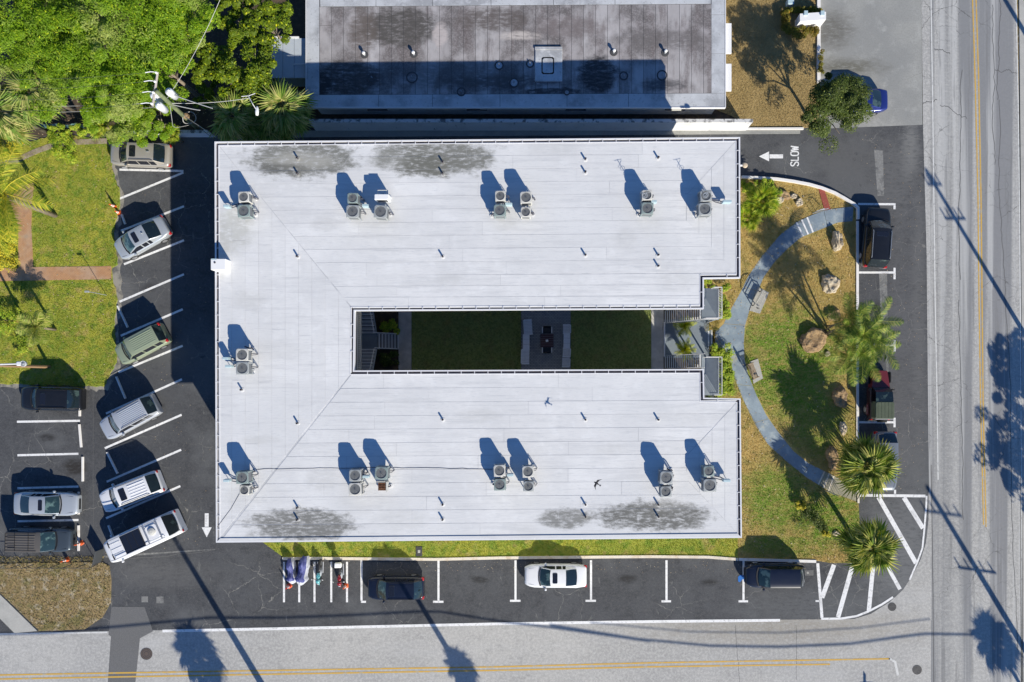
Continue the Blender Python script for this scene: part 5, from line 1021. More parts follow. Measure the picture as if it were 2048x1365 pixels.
# traffic cones
m_or = mat('orange_plastic',(.75,.13,.03),.5,(('n',6,.5,.7,(.55,.1,.03),.5),)); m_wb = mat('white_band',(.75,.73,.7),.5)
def cone(px, py, label, h=.9, m=m_or):
    p = W(px, py, 0); t = thing('traffic_cone', label, 'traffic cone', (p.x,p.y,.004), random.uniform(0,1), 'orange traffic cones')
    MB().rbox(-.19,.19,-.19,.19,0,.05,.05).build('base', m_or, t); r = lambda z: lerp(.15,.03,z/h)
    MB().lathe([(r(0),.05),(r(.35*h),.35*h),(r(.35*h)*.98,.36*h)],14).lathe([(r(.72*h),.72*h),(r(h),h),(0,h+.005)],14).lathe([(r(.5*h),.5*h),(r(.58*h),.58*h)],14).build('cone', m, t)
    MB().lathe([(r(.35*h),.35*h),(r(.5*h),.5*h)],14).lathe([(r(.58*h),.58*h),(r(.72*h),.72*h)],14).build('white_band', m_wb, t)
cone(231,414,'upper of the two orange cones at the lawn edge'); cone(238,426,'lower of the two orange cones at the lawn edge',.6)
cone(579,1172,'red cone by the first covered motorcycle',.9,mat('red_plastic',(.5,.03,.03),.5)); cone(692,1172,'orange cone behind the red motorcycle',.9); cone(163,1086,'orange cone before the nose of the dark grey SUV'); cone(135,1119,'orange cone in the weeds below the dark grey SUV')
# fence lower left
fn = thing('chain_link_fence','low dark chain link fence with posts below the dark grey SUV','fence'); a = W(-60,1129,0); b_ = W(196,1127,0)
m_fence = mat('dark_galvanised_wire',(.06,.065,.07),.6)
for k in range(11):
    x = lerp(a.x,b_.x,k/10); MB().cyl(x,a.y,0,1.25,.03,6).build('post', m_fence, fn)
MB().tube([(a.x,a.y,1.22),(b_.x,a.y,1.22)],.022,5).build('top_rail', m_fence, fn)
b = MB(); n = int((b_.x-a.x)/.16)
for k in range(n):
    x = a.x+k*.16; b.add([(x,a.y,.05),(x+.01,a.y,.05),(x+.91,a.y,1.2),(x+.9,a.y,1.2)],[(0,1,2,3)]); b.add([(x+.9,a.y+.004,.05),(x+.91,a.y+.004,.05),(x+.01,a.y+.004,1.2),(x,a.y+.004,1.2)],[(0,1,2,3)])
o = b.build('mesh_wire', m_fence, fn); o['kind'] = 'stuff'
a = W(188,1116,0); t = thing('fence_gate','dark solid gate panel standing open at the end of the fence','gate',(b_.x+.3,a.y-.3,0),R(78)); MB().box(0,1.1,-.02,.02,.1,1.2).build('panel', m_fence, t); MB().tube([(0,0,0),(0,0,1.3)],.035,6).build('post', m_fence, t); MB().tube([(0,0,1.24),(1.1,0,1.24)],.025,5).build('frame', m_fence, t)
# benches in the garden
m_slat = mat('weathered_slat',(.42,.41,.38),.8,(('n',8,.4,.7,(.3,.3,.28),.6),)); m_slatb = mat('brown_slat',(.27,.2,.13),.8,(('n',8,.4,.7,(.36,.29,.2),.6),))
def bench(label, px, py, ang, ms, L=1.3, pad=None):
    p = W(px, py, .45); t = thing('garden_bench', label, 'bench', (p.x,p.y,.14), R(ang))
    if pad: struct(MB().prism(px_poly(pad), 0, .13), 'bench_pad', m_conc)
    for k in range(5): MB().rbox(-L/2,L/2,-.22+k*.1,-.14+k*.1,.4,.43,.01).build('slat', ms, t)
    bk = MB().box(-L/2,-L/2+.05,.26,.30,.4,.95).box(L/2-.05,L/2,.26,.30,.4,.95); pts = [(-L/2+L*k/12, .3, .9+.22*math.sin(math.pi*k/12)) for k in range(13)]; bk.tube(pts,.035,6); o = bk.build('backrest', ms, t)
    for z in (.55,.7): MB().box(-L/2,L/2,.27,.29,z,z+.06).build('slat', ms, o)
    for k in range(7):
        x = -L/2+L*(k+1)/8; MB().box(x-.012,x+.012,.275,.295,.76,.9+.2*math.sin(math.pi*(k+1)/8)).build('spindle', ms, o)
    for sx in (-1,1):
        x = sx*(L/2-.03); MB().box(x-.03,x+.03,-.24,-.18,0,.6).build('leg', m_black, t); MB().box(x-.03,x+.03,.24,.30,0,.6).build('leg', m_black, t); MB().rbox(x-.04,x+.04,-.26,.28,.6,.64,.01).build('armrest', ms, t)
bench('pale slatted garden bench beside the upper bend of the path','1',0,0,m_slat) if 0 else bench('pale slatted garden bench beside the upper bend of the path',1520,600,63,m_slat,1.3,[(1537,586),(1519,628),(1498,622),(1515,575)])
bench('brown wooden garden bench beside the lower bend of the path',1505,742,112,m_slatb,1.25,[(1499,724),(1515,718),(1525,757),(1506,768)])
# railings by the path steps
def railing(label, a, b_, h, grid=False):
    A = W(*a); B_ = W(*b_); t = thing('steel_railing', label, 'railing', A, math.atan2(B_.y-A.y,B_.x-A.x)); L = (B_-A).length
    MB().tube([(0,0,0),(0,0,h),(L,0,h),(L,0,0)],.02,5).build('frame', m_steel, t)
    n = 8 if grid else 3
    for k in range(1,n): MB().tube([(L*k/n,0,.12),(L*k/n,0,h)],.01,4).build('bar', m_steel, t)
    MB().tube([(0,0,.12),(L,0,.12)],.012,4).build('rail', m_steel, t)
railing('steel railing with vertical bars beside the white-edged path steps',(1624,428),(1647,423),1.0,True)
railing('thin railing beside the cream-edged steps near the fan palm',(1650,981),(1668,989),.9)
t = thing('handrail_stub','short pale handrail post at the top of the white-edged steps','handrail',W(1632,425,0)); MB().tube([(0,0,0),(0,0,.85),(.35,.1,.8),(.5,.12,.4)],.025,6).build('rail', m_trimw, t)
# courtyard furniture
m_blu = mat('grey_blue_frame',(.78,.8,.84),.7,(('n',7,.4,.7,(.66,.68,.72),.5),))
def chair(label, px, py, ang, w, d, cat='chair', nm='patio_chair', arm=True, back=True, slats=6):
    p = W(px, py, .4); t = thing(nm, label, cat, (p.x,p.y,.066), R(ang), 'slatted furniture on the courtyard patio')
    for k in range(slats): MB().box(-w/2+w*k/slats+.008,-w/2+w*(k+1)/slats-.008,-d/2,d/2,.36,.39).build('slat', m_blu, t)
    for sx in (-1,1):
        for sy in (-1,1): MB().box(sx*(w/2-.03)-.03,sx*(w/2-.03)+.03,sy*(d/2-.04)-.03,sy*(d/2-.04)+.03,0,.36).build('leg', m_blu, t)
        if arm: MB().rbox(sx*(w/2+.02)-.04,sx*(w/2+.02)+.04,-d/2-.02,d/2,.58,.62,.01).build('armrest', m_blu, t)
    if back:
        b = MB().box(-w/2,w/2,d/2+.0,d/2+.05,.75,.82); 
        for k in range(slats): b.add([(-w/2+w*k/slats+.01,d/2-.02,.4),(-w/2+w*(k+1)/slats-.01,d/2-.02,.4),(-w/2+w*(k+1)/slats-.01,d/2+.06,.8),(-w/2+w*k/slats+.01,d/2+.06,.8)],[(0,1,2,3)])
        b.build('backrest', m_blu, t)
    return t
chair('wide slatted bench seat turned slightly, upper left of the patio',1056.5,655,94,1.12,.62,'bench','patio_bench',slats=10)
chair('long plain blue-grey side table at the left of the patio',1052.5,684,90,1.22,.52,'side table','side_table',False,False,3)
chair('wide slatted bench seat at the lower left of the patio',1051,714,89,1.1,.6,'bench','patio_bench',slats=10)
chair('slatted armchair at the upper right of the patio',1133,659,-90,.66,.56); chair('long plain blue-grey side table at the right of the patio',1133.5,682,-91,1.26,.52,'side table','side_table',False,False,3)
chair('slatted armchair right of the patio, middle of the lower three',1132.5,706,-93,.66,.56); chair('slatted armchair at the lower right end of the patio',1131.5,726,-92,.62,.58)
m_drt = mat('dark_red_wood',(.07,.03,.035),.6); p = W(1094,682,.7); t = thing('patio_table','square dark red table in the middle of the courtyard patio','table',(p.x,p.y,.066))
for k in range(6): MB().box(-.52,.52,-.52+k*.175,-.36+k*.175,.66,.7).build('slat', m_drt, t)
for sx in (-1,1):
    for sy in (-1,1): MB().box(sx*.45-.035,sx*.45+.035,sy*.45-.035,sy*.45+.035,0,.66).build('leg', m_drt, t)
t = thing('napkin_box','small white box on the dark red patio table','box',(p.x,p.y,.77),.2); MB().rbox(-.1,.1,-.09,.09,0,.09,.01).build('box', wm, t)
for py_, a, lb in ((661,180,'black sling chair with pale armrests above the dark red table'),(700,0,'black sling chair with pale armrests below the dark red table')):
    p = W(1094,py_,.4); t = thing('sling_chair', lb, 'chair', (p.x,p.y,.066), R(a+180), 'sling chairs at the dark red table')
    MB().box(-.32,.32,-.26,.2,.38,.41).build('seat', m_black, t); MB().add([(-.3,.2,.4),(.3,.2,.4),(.3,.3,.85),(-.3,.3,.85)],[(0,1,2,3)]).build('backrest', m_black, t)
    for s in (-1,1):
        MB().rbox(s*.37-.04,s*.37+.04,-.24,.26,.58,.62,.01).build('armrest', m_trimw, t)
        MB().box(s*.35-.02,s*.35+.02,-.22,-.18,0,.58).build('leg', m_steel, t); MB().box(s*.35-.02,s*.35+.02,.2,.24,0,.58).build('leg', m_steel, t)
# ------------------------------------------------------------------ rocks
def rock(label, px, py, rx, ry, h, m, seed, ang=0):
    rg = np.random.default_rng(seed); bm = bmesh.new(); bmesh.ops.create_icosphere(bm, subdivisions=4, radius=1)
    from mathutils import noise as mn
    off = Vector((seed*3.1,seed*1.7,0))
    for v in bm.verts:
        n1 = mn.noise(v.co*1.1+off); n2 = mn.noise(v.co*2.6+off); n3 = mn.noise(v.co*6+off)
        v.co *= 1+.35*n1+.2*n2+.08*n3; v.co.z = min(v.co.z, .7+.2*n2); v.co.z = max(v.co.z,-.2)
        v.co = Vector((v.co.x*rx, v.co.y*ry, v.co.z*h/.8))
    me = bpy.data.meshes.new('boulder'); bm.to_mesh(me); bm.free(); me.materials.append(m)
    p = W(px, py, h*.5); return link('boulder', me, None, (p.x,p.y,.05), R(ang), label=label, cat='rock', group='rocks in the garden')
rock('tall pale limestone boulder nearest the white-edged steps',1676,484,.42,.78,.75,m_rock,3,12); rock('pale pitted limestone boulder in the middle of the dry lawn',1663,567,.66,.8,.65,m_rock,5)
rock('large brown boulder at the foot of the feathery palm',1628,681,1.05,1.0,.6,m_rockb,7,20); rock('tan boulder under a frond near the east kerb',1667,630,.6,.5,.4,m_rockb,9); rock('grey-brown oval boulder right of the palm shadow',1681,794,.6,.82,.55,m_rockb,11,15)
rock('small grey rock in the palm shadow near the kerb',1686,857,.3,.55,.35,m_rock,13); rock('brown upright rock at the left foot of the fan palm',1665,914,.45,.9,.55,m_rockb,15,8); rock('small pale stone beside the large brown boulder',1655,708,.22,.22,.2,m_rock,17)
rock('pale stone below the tan pile of rocks',1599,405,.3,.3,.3,m_rock,19); rock('small pale stone right of the rockery',1587,393,.32,.22,.25,m_rock,21); rock('long tan rock in the rockery beside the bright palm',1567,391,.7,.3,.35,m_rockb,23,-30); rock('grey rock in the rockery by the bright palm',1557,400,.4,.35,.35,m_rock,25)
rock('small pale stone on the right side of the lower shrub bed',1672,1067,.3,.2,.2,m_rock,27); rock('pale rock among shrubs next to the small left palms',41,662,.3,.22,.25,m_rock,29)
for k,(x,y) in enumerate(((1497,388),(1507,392),(1519,385),(1531,393))): rock(['small tan stone nearest the roof corner in the upper bed','second small stone from the roof corner in the upper bed','third small stone along the upper bed','fourth small stone along the upper bed by the palm'][k],x,y,.22,.15,.16,m_rockb,31+k)
# ------------------------------------------------------------------ foliage
def leafmesh(name, clumps, nper, size, m, seed, aspect=.5, up=.85):
    """clumps: rows x,y,z,rx,rz. leaf quads spread through each clump, facing mostly outwards and up"""
    rg = np.random.default_rng(seed); Cc = np.repeat(np.array(clumps, float), nper, 0); n = len(Cc)
    d = rg.normal(size=(n,3)); d /= np.linalg.norm(d,axis=1)[:,None]; d[:,2] = np.where(d[:,2] < -.2, -d[:,2], d[:,2]); rad = rg.uniform(.45,1.05,n)**.7
    P = Cc[:,:3] + d*rad[:,None]*np.stack([Cc[:,3],Cc[:,3],Cc[:,4]],1)
    N = d*.5 + rg.normal(size=(n,3))*.36; N[:,2] += up; N[:,0] += .18; N[:,1] -= .3; N /= np.linalg.norm(N,axis=1)[:,None]
    a = rg.normal(size=(n,3)); U = np.cross(N,a); U /= np.linalg.norm(U,axis=1)[:,None]; V_ = np.cross(N,U)
    s = size*rg.uniform(.6,1.4,n)[:,None]
    tip = P+U*s; mid1 = P+V_*s*aspect*.6+N*s*.12; mid2 = P-V_*s*aspect*.6+N*s*.12; base = P-U*s*.8
    V = np.stack([base,mid2,tip,mid1],1).reshape(-1,3); return arrays(name, V, np.arange(4*n).reshape(-1,4), m)
def crown_clumps(r, rz, n, seed, cr=.22, flat=.0):
    rg = random.Random(seed); o = []
    for i in range(n):
        th = rg.uniform(0,2*math.pi); ph = math.acos(1-rg.random()*1.15) ; rr = rg.uniform(.62,1.0) if i % 4 else rg.uniform(.2,.7)
        x = math.sin(ph)*math.cos(th)*r*rr; y = math.sin(ph)*math.sin(th)*r*rr; z = math.cos(ph)*rz*rr
        c_ = r*cr*rg.uniform(.45,1.3); o.append((x,y,z+rg.uniform(-.12,.12)*r,c_,c_*.7))
    return o
def trunk(t, h, r, limbs, cr, seed, m=m_bark):
    rg = random.Random(seed); MB().tube([(0,0,-.05),(.06,.03,h*.5),(0,0,h)], r, 8, r*.6).build('trunk', m, t, True)
    for k in range(limbs):
        a = 2*math.pi*k/limbs+rg.uniform(-.3,.3); q = rg.uniform(.5,.8)*cr
        MB().tube([(0,0,h*.8),(math.cos(a)*q*.5,math.sin(a)*q*.5,h+cr*.15),(math.cos(a)*q,math.sin(a)*q,h+cr*.35)], r*.45, 6, r*.12).build('limb', m, t, True)
def tree(label, px, py, zc, r, rz, m, nc, nper, size, seed, cat='tree', group=None, cr=.22, nm='broadleaf_tree', aspect=.5):
    """px,py: where the crown centre shows; zc: its height"""
    p = W(px, py, zc); t = thing(nm, label, cat, (p.x,p.y,0), 0, group)
    trunk(t, zc*.75, max(.08,r*.06), 6, r, seed)
    cl = [(x,y,z+zc,a,b) for x,y,z,a,b in crown_clumps(r, rz, nc, seed, cr)]
    link('crown', leafmesh('crown', cl, nper, size, m, seed, aspect), t); return t
TG = 'trees crowding the upper left corner'
for a in ((40,60,6.8,4.2,'leftmost light green tree of the canopy, at the picture corner'),(150,30,7.2,4.3,'light green tree second from left along the top edge'),(262,50,7.4,4.2,'light green tree in the middle of the top edge canopy'),
          (355,42,7.0,2.9,'light green tree at the right rim of the canopy, top edge'),(120,135,6.2,3.6,'light green tree below the top edge canopy, behind the big left palms'),(222,150,6.6,3.7,'light green tree left of the utility pole crossarm'),(318,128,6.4,3.0,'light green tree just above the utility pole crossarm'),
          (235,225,4.4,2.7,'low light green tree above the lawn corner'),(305,238,3.8,2.0,'low bright tree overhanging the champagne crossover')):
    tree(a[4],a[0],a[1],a[2],a[3],a[3]*.55,m_leafL,int(54*a[3]/3),380,.092,int(a[0]),'tree',TG,.2)
for a in ((492,128,5.2,2.7,'yellow-green glossy tree left of the shed'),(535,45,5.0,2.0,'yellow-green glossy tree at the top edge left of the stained roof'),(470,22,5.0,1.7,'small yellow-green tree at the top edge, left one'),(415,130,4.2,1.6,'dark gappy tree right of the utility pole transformers'),(425,195,3.4,1.4,'low tree behind the utility pole wires'),(505,180,4.4,1.7,'yellowish low tree above the fan palms')):
    tree(a[4],a[0],a[1],a[2],a[3],a[3]*.6,m_leafY,int(36*a[3]/2),150,.115,int(a[0]),'tree',TG,.2,aspect=.7)
tree('dark green tree overhanging the blue sedan',1663,222,3.6,2.55,2.5,m_leafD,70,330,.085,78,'tree',None,.24)
for px_,py_,r in ((1620,170,2.3),): pass
# trees outside the picture whose shadows fall into it
for a in ((2196,1010,6.2,2.9,'dark tree across the east road, upper one of the pair outside the frame'),(2208,1180,6.2,3.4,'dark tree across the east road, lower one of the pair outside the frame')):
    x, y = W2(a[0],a[1]); q = thing('broadleaf_tree', a[4], 'tree', (x,y,0)); trunk(q, a[2]*.8, .2, 6, a[3], 5)
    link('crown', leafmesh('crown', [(u,v,w_+a[2],c_,d) for u,v,w_,c_,d in crown_clumps(a[3],a[3]*.8,70,int(a[0]),.2)], 110, .16, m_leafD, 9), q)
x, y = W2(1700,430-230); 
# bushes
def bush(label, px, py, r, h, m, seed, n=14, nper=70, size=.09, cat='shrub', nm='shrub', ry=None, cr=.38):
    p = W(px, py, h*.7); t = thing(nm, label, cat, (p.x,p.y,.05)); rg = random.Random(seed); ry = ry or r
    cl = [(rg.uniform(-1,1)*r*.8, rg.uniform(-1,1)*ry*.8, h*rg.uniform(.45,.8), min(r,ry)*cr, h*.3) for _ in range(n)]
    link('foliage', leafmesh('foliage', cl, nper, size, m, seed), t); MB().tube([(0,0,0),(.02,0,h*.6)],.04,5).build('stem', m_bark, t); return t
bush('bright green bush on the sand edging by the lawn',128,297,1.1,1.0,m_leafS,1,18,90); bush('yellow-green leafy bush at the left edge bed',15,292,1.0,1.2,m_leafYf,2,12,40,.12); bush('green hedge plants behind the sand edging',150,262,2.6,1.2,m_leafS,3,30,80,ry=.5)
bush('round yellow-green shrub bed cut by the left picture edge',2,500,1.3,.8,m_leafYf,4,26,60,.1,ry=2.0); bush('green shrub at the left edge beside the small palms',8,640,1.1,.9,m_leafS,5,16,70); bush('low yellow-green shrub below the small left palm',42,690,.8,.6,m_leafS,6,14,60)
bush('low green shrubs along the white kerb by the roof corner',1518,372,1.7,.6,m_leafS,7,26,50,.1,ry=.5); bush('green bush in the upper bed beneath the kerb arc',1545,378,.7,.6,m_leafS,8,10,50,.1)
bush('green hedge beside the upper stair landing',1448,603,.45,.9,m_leafS,9,26,90,.09,'hedge','hedge',1.5,.6); bush('bright green hedge beside the lower stair landing',1450,745,.55,.9,m_leafS,10,44,110,.09,'hedge','hedge',2.1,.6); bush('bushy green clump at the top of the lower hedge',1441,706,.7,1.0,m_leafS,11,14,80)
bush('sparse green plant in the roof notch of the upper wing',1417,566,.5,.6,m_leafS,12,8,50); bush('dark plants in the roof notch of the lower wing',1424,790,.6,.5,m_leafD,13,10,50)
bush('yellow flowering shrub in the lower right lawn',1602,1010,.45,.6,m_leafYf,14,9,70,.07); bush('green and brown low shrub bed in the lower right lawn',1617,1030,1.0,.5,m_leafD,15,22,60,.07,ry=1.1); bush('small yellow shrub at the bottom of the lower right bed',1650,1067,.38,.5,m_leafYf,16,8,60,.07); bush('dark low plants beside the lower right palm',1640,1052,.6,.4,m_leafD,17,12,50,.07)
bush('courtyard bush above the inner T-shaped stairs',779,655,.8,1.0,m_leafS,18,14,70,ry=.7); bush('courtyard bush below the inner T-shaped stairs',778,718,.8,.9,m_leafD,19,14,70,ry=.7)
bush('dead brown twiggy bush at the entrance railing',1424,652,.6,.8,m_leafR,20,10,40,.05)
# red hedge round the sign: four runs
for x, y, rx, ry, lb in ((1601,21,1.45,.18,'upper run of the reddish hedge round the white sign'),(1571,42,.25,.95,'left run of the reddish hedge round the white sign'),(1606,66,1.4,.42,'lower run of the reddish hedge round the white sign'),(1637,29,.25,.35,'short right run of the reddish hedge at the kerb')): bush(lb,x,y,rx,.75,m_leafR,int(x),34,70,.08,'hedge','hedge',ry,.9 if min(rx,ry)<.3 else .5)
bush('orange-red low hedge strip beside the kerb at the dry lawn',1641,125,.2,.5,m_leafR,31,20,40,.07,'hedge','hedge',1.1,.8)
t = thing('tarp','crumpled teal tarpaulin lying behind the garden bed at the tree foot','tarp',W(122,253,.2)); b = MB(); n_ = 14
V_ = [(-2.2+4.4*i/n_, j*.14-.14+.06*math.sin(i*1.3), .12+.07*math.sin(i*1.7+j)) for i in range(n_+1) for j in range(3)]
b.add(V_, [(i*3+j,(i+1)*3+j,(i+1)*3+j+1,i*3+j+1) for i in range(n_) for j in range(2)]).build('sheet', mat('teal_tarp',(.1,.2,.2),.7), t)
# ------------------------------------------------------------------ palms
def fan_frond(r, m, seed, droop=.25, nleaf=18, pet=.5):
    rg = random.Random(seed); b = MB(); x0 = r*pet; 
    b.add([(0,-.03,0),(x0,-.02,.08*r),(x0,.02,.08*r),(0,.03,0)],[(0,1,2,3)])
    for k in range(nleaf):
        a = (k/(nleaf-1)-.5)*math.radians(275)*rg.uniform(.96,1.04); l = (r-x0)*(1-.25*abs(k/(nleaf-1)-.5)*2)*rg.uniform(.85,1.1); w = l*.062
        c_, s_ = math.cos(a), math.sin(a); z0 = .08*r
        P1 = (x0+c_*l*.45, s_*l*.45, z0+.02*r); P2 = (x0+c_*l, s_*l, z0-droop*l*rg.uniform(.6,1.5))
        nx, ny = -s_*w, c_*w
        b.add([(x0,0,z0),(P1[0]+nx,P1[1]+ny,P1[2]-.03*r),(P1[0],P1[1],P1[2]+.03*r),(P1[0]-nx,P1[1]-ny,P1[2]-.03*r),P2],[(0,2,1),(0,3,2),(1,2,4),(2,3,4)])
    return b.mesh('frond', m)
def feather_frond(L, m, seed, droop=.5, nleaf=34, ll=.28, lw=.035):
    rg = random.Random(seed); b = MB(); pts = []
    for k in range(9):
        f = k/8; pts.append(Vector((L*f*(1-.15*f*droop), .05*L*math.sin(f*2+seed), L*(.42*f-.75*droop*f*f-.1*f*f*f))))
    b.tube(pts, .022*max(1,L/2), 4, .006)
    for k in range(nleaf):
        f = .12+.88*k/(nleaf-1); i = min(int(f*8),7); g = f*8-i; p = pts[i].lerp(pts[i+1], g); d = (pts[i+1]-pts[i]).normalized(); side = Vector((-d.y,d.x,0)).normalized()
        l = L*ll*(math.sin(math.pi*min(1,.15+f*.85))**.6+.15)*rg.uniform(.85,1.15)
        for s in (-1,1):
            q = p + side*s*l*.85 + d*l*.5*rg.uniform(.8,1.2) - Vector((0,0,l*.35*rg.uniform(.6,1.4))); w = d*lw*L*.5
            b.add([p-w*.5,p+w*.5,p.lerp(q,.5)+w*.7+Vector((0,0,l*.06)),q,p.lerp(q,.5)-w*.7+Vector((0,0,l*.06))],[(0,1,2,4),(4,2,3)])
    return b.mesh('frond', m)
DEAD = [fan_frond(2.3, leafmat('dead_palm_leaf', (.4,.27,.12), (.6,.45,.22), (.3,.18,.08), .2), 50, .5, 16)]
def palm(label, px, py, zc, meshes, n, base=None, seed=1, tr=.16, elev=(75,-25), nm='fan_palm', group=None, scale=(.8,1.1), cat='palm tree', dead=0):
    p = W(px, py, zc); bx, by = (W2(*base) if base else (p.x,p.y)); t = thing(nm, label, cat, (bx,by,0), 0, group); rg = random.Random(seed); top = Vector((p.x-bx,p.y-by,zc))
    MB().tube([(0,0,-.05),(top.x*.35,top.y*.35,zc*.5),tuple(top)], tr, 9, tr*.8).build('trunk', m_bark, t, True)
    for k in range(n):
        f = k/n; e = R(lerp(elev[0],elev[1],f**.8)+rg.uniform(-12,12)); a = k*2.39996+rg.uniform(-.4,.4); o = link('frond', DEAD[0] if k >= n-dead else meshes[k%len(meshes)], t, top)
        o.rotation_euler = (rg.uniform(-.25,.25), -e, a); s = rg.uniform(*scale)*(1 if f > .15 else .8); o.scale = (s,s,s)
    return t
FR = [fan_frond(2.3, m_fan, k, .3, 20) for k in range(3)]; FRg = [fan_frond(2.75, m_fang, k+5, .3, 24) for k in range(3)]; FRb = [fan_frond(1.7, m_fanb, k+9, .2, 20) for k in range(3)]; FRs = [fan_frond(2.4, m_fan, k+12, .5, 22) for k in range(3)]
palm('large fan palm leaning from the trees, its brown trunk showing below',72,188,6.2,FRs,34,(150,222),1,.2,group=TG); palm('large fan palm at the left picture edge above the garden bed',12,232,6.0,FRs,36,(90,262),2,.2,group=TG)
palm('fan palm behind the building corner, left of the small street lamp',476,238,4.2,FRs,30,(495,262),3,.18,group=TG); palm('fan palm behind the building corner, right one with lit crown',572,222,4.6,FRs,36,(590,258),4,.2,group=TG); 
palm('fan palm low in the shade between the two corner palms',540,246,3.2,FRs,22,None,44,.16,group=TG)
palm('round fan palm over the light grey car',1731,930,3.0,FRg,38,(1712,925),5,.2,(80,-35),dead=8); palm('round fan palm at the corner beside the hatched markings',1737,1091,3.6,FRg,38,(1705,1074),6,.2,(80,-35),scale=(.7,1.0),dead=6)
palm('bright green low fan palm by the roof corner',1521,407,1.9,FRb,30,(1519,405),7,.14,(70,-5)); palm('smaller bright green fan palm cut by the roof edge',1494,434,1.6,FRb,20,None,8,.12,(70,-5),scale=(.6,.9))
palm('small fan palm half hidden in the shrubs above the crossover',205,250,3.2,FRb,16,None,9,.1,(60,0),scale=(.6,.9)); palm('small fan palm beside the utility pole foot',345,272,1.6,FRb,14,None,10,.08,(60,0),scale=(.5,.7))
CF = [feather_frond(4.7, m_coco, k, .5, 40, .2, .02) for k in range(3)]
palm('coconut palm with long yellowing fronds at the left edge',8,392,5.2,CF,18,(112,432),11,.2,(55,-15),'coconut_palm')
SF = [feather_frond(1.5, m_fang, k+3, .3, 26, .3, .04) for k in range(3)]
palm('small feathery palm with yellow lower leaves on the left lawn',74,655,2.2,SF,26,None,12,.12,(70,-10),'feather_palm'); palm('slim tall palm just left of the small lawn palm',15,560,4.4,SF,18,(60,690),13,.08,(60,-20),'feather_palm') if 0 else None
FF = [feather_frond(2.7, m_feather, k+6, .5, 44, .2, .022) for k in range(3)]
# clump palm: several stems, one plant
p0 = W2(1650,662); cp = thing('clump_palm','feathery multi-stemmed palm spreading over the east kerb','palm tree',(*p0,0)); rg = random.Random(9)
for k,(x,y,z,n) in enumerate(((1722,672,5.0,12),(1700,640,4.3,9),(1745,690,4.4,10),(1695,705,4.0,9),(1742,650,4.6,8),(1680,660,3.2,7),(1715,715,3.6,8))):
    q = W(x,y,z); top = Vector((q.x-p0[0],q.y-p0[1],z)); b0 = Vector((rg.uniform(-.4,.4),rg.uniform(-.4,.4),0))
    st_ = MB().tube([b0,b0.lerp(top,.5)+Vector((-.15,.1,.3)),top],.07,6,.05).build('stem', m_bark, cp, True)
    for j in range(n):
        o = link('frond', FF[(j+k)%3], st_, top); f = j/n; o.rotation_euler = (rg.uniform(-.2,.2), -R(lerp(65,-20,f)+rg.uniform(-8,8)), j*2.4+k); s = rg.uniform(.7,1.05); o.scale = (s,s,s)
CY = [feather_frond(1.0, m_cyc, k+20, .35, 26, .2, .03) for k in range(2)]
palm('bright yellow-green cycad in the sunlit part of the entry bed',1368,652,.9,CY,26,None,21,.12,(65,0),'cycad',cat='cycad'); palm('dark cycad in the shaded part of the entry bed',1370,700,.8,CY,26,None,22,.12,(65,0),'cycad',cat='cycad')
PF = [fan_frond(1.7, m_fang, k+30, .4, 20) for k in range(2)]
for a in ((559,1585,7.0,'palm on the south verge, leftmost outside the frame',1.15),(1089,1615,7.2,'palm on the south verge, middle one outside the frame',.75),(2155,1560,7.0,'palm at the far road corner outside the frame',1.1)):
    x, y = W2(a[0],a[1]); t = thing('fan_palm', a[3], 'palm tree', (x,y,0), 0, 'palms on the far verges'); MB().tube([(0,0,0),(0,0,a[2])],.17,8,.13).build('trunk', m_bark, t)
    for k in range(40): o = link('frond', PF[k%2], t, (0,0,a[2])); o.rotation_euler = (0,-R(lerp(80,-40,k/40)),k*2.4); s = a[4]*random.uniform(.85,1.1); o.scale = (s,s,s)
# slim palms whose shadows cross the left lawn
t = thing('fan_palm','slim palm just outside the left picture edge','palm tree',(*W2(60,790-2),0)) if 0 else None
# ------------------------------------------------------------------ poles, lamps and wires
m_conp = mat('concrete_pole',(.42,.41,.38),.9); m_wood = mat('mossy_pole_wood',(.13,.16,.08),.9,(('n',3,.4,.7,(.22,.25,.12),.8),)); m_arm = mat('weathered_crossarm',(.42,.38,.34),.9); m_wire = mat('cable_sheath',(.05,.05,.05),.7); m_cann = mat('transformer_white',(.75,.76,.78),.4); m_wirel = mat('bare_cable',(.4,.4,.4),.5)
base = W(396,258,0); top = W(313,183,9.8)
up = thing('utility_pole','mossy wooden utility pole with crossarm and white transformers above the trees','utility pole',(base.x,base.y,0)); T = top - base
MB().tube([(0,0,-.05),(T.x*.5,T.y*.5,T.z*.5),tuple(T)],.2,10,.14).build('pole', m_wood, up, True)
A1 = W(315,145,9.7)-base; B1 = W(305,213,9.7)-base; MB().tube([tuple(A1),tuple(B1)],.09,4).build('crossarm', m_arm, up)
for f in (.04,.3,.62,.95):
    q = A1.lerp(B1,f); MB().lathe([(.035,.05),(.08,.1),(.05,.14),(.08,.19),(.05,.23),(.03,.3)],8,tuple(q)).build('insulator', m_cann, up); MB().tube([tuple(q+Vector((0,0,.25))),tuple(q+Vector((-.3,0,.3))),tuple(q+Vector((-.65,-.05,.28)))],.03,5).build('insulator', m_cann, up)
for f, sx, sy in ((.8,.35,.45),(.78,-.35,-.5),(.86,-.7,.2)):
    q = T*f + Vector((sx,sy,-.4)); q = Vector((T.x*.82+sx, T.y*.82+sy, T.z*.8)); c_ = MB().lathe([(0,-.5),(.26,-.48),(.27,.35),(.24,.42),(0,.46)],14,tuple(q)).build('transformer', m_cann, up, True)
    MB().lathe([(.04,.45),(.07,.5),(.04,.56),(.07,.62),(.03,.7)],8,(q.x+.08,q.y,q.z)).build('bushing', m_cann, c_)
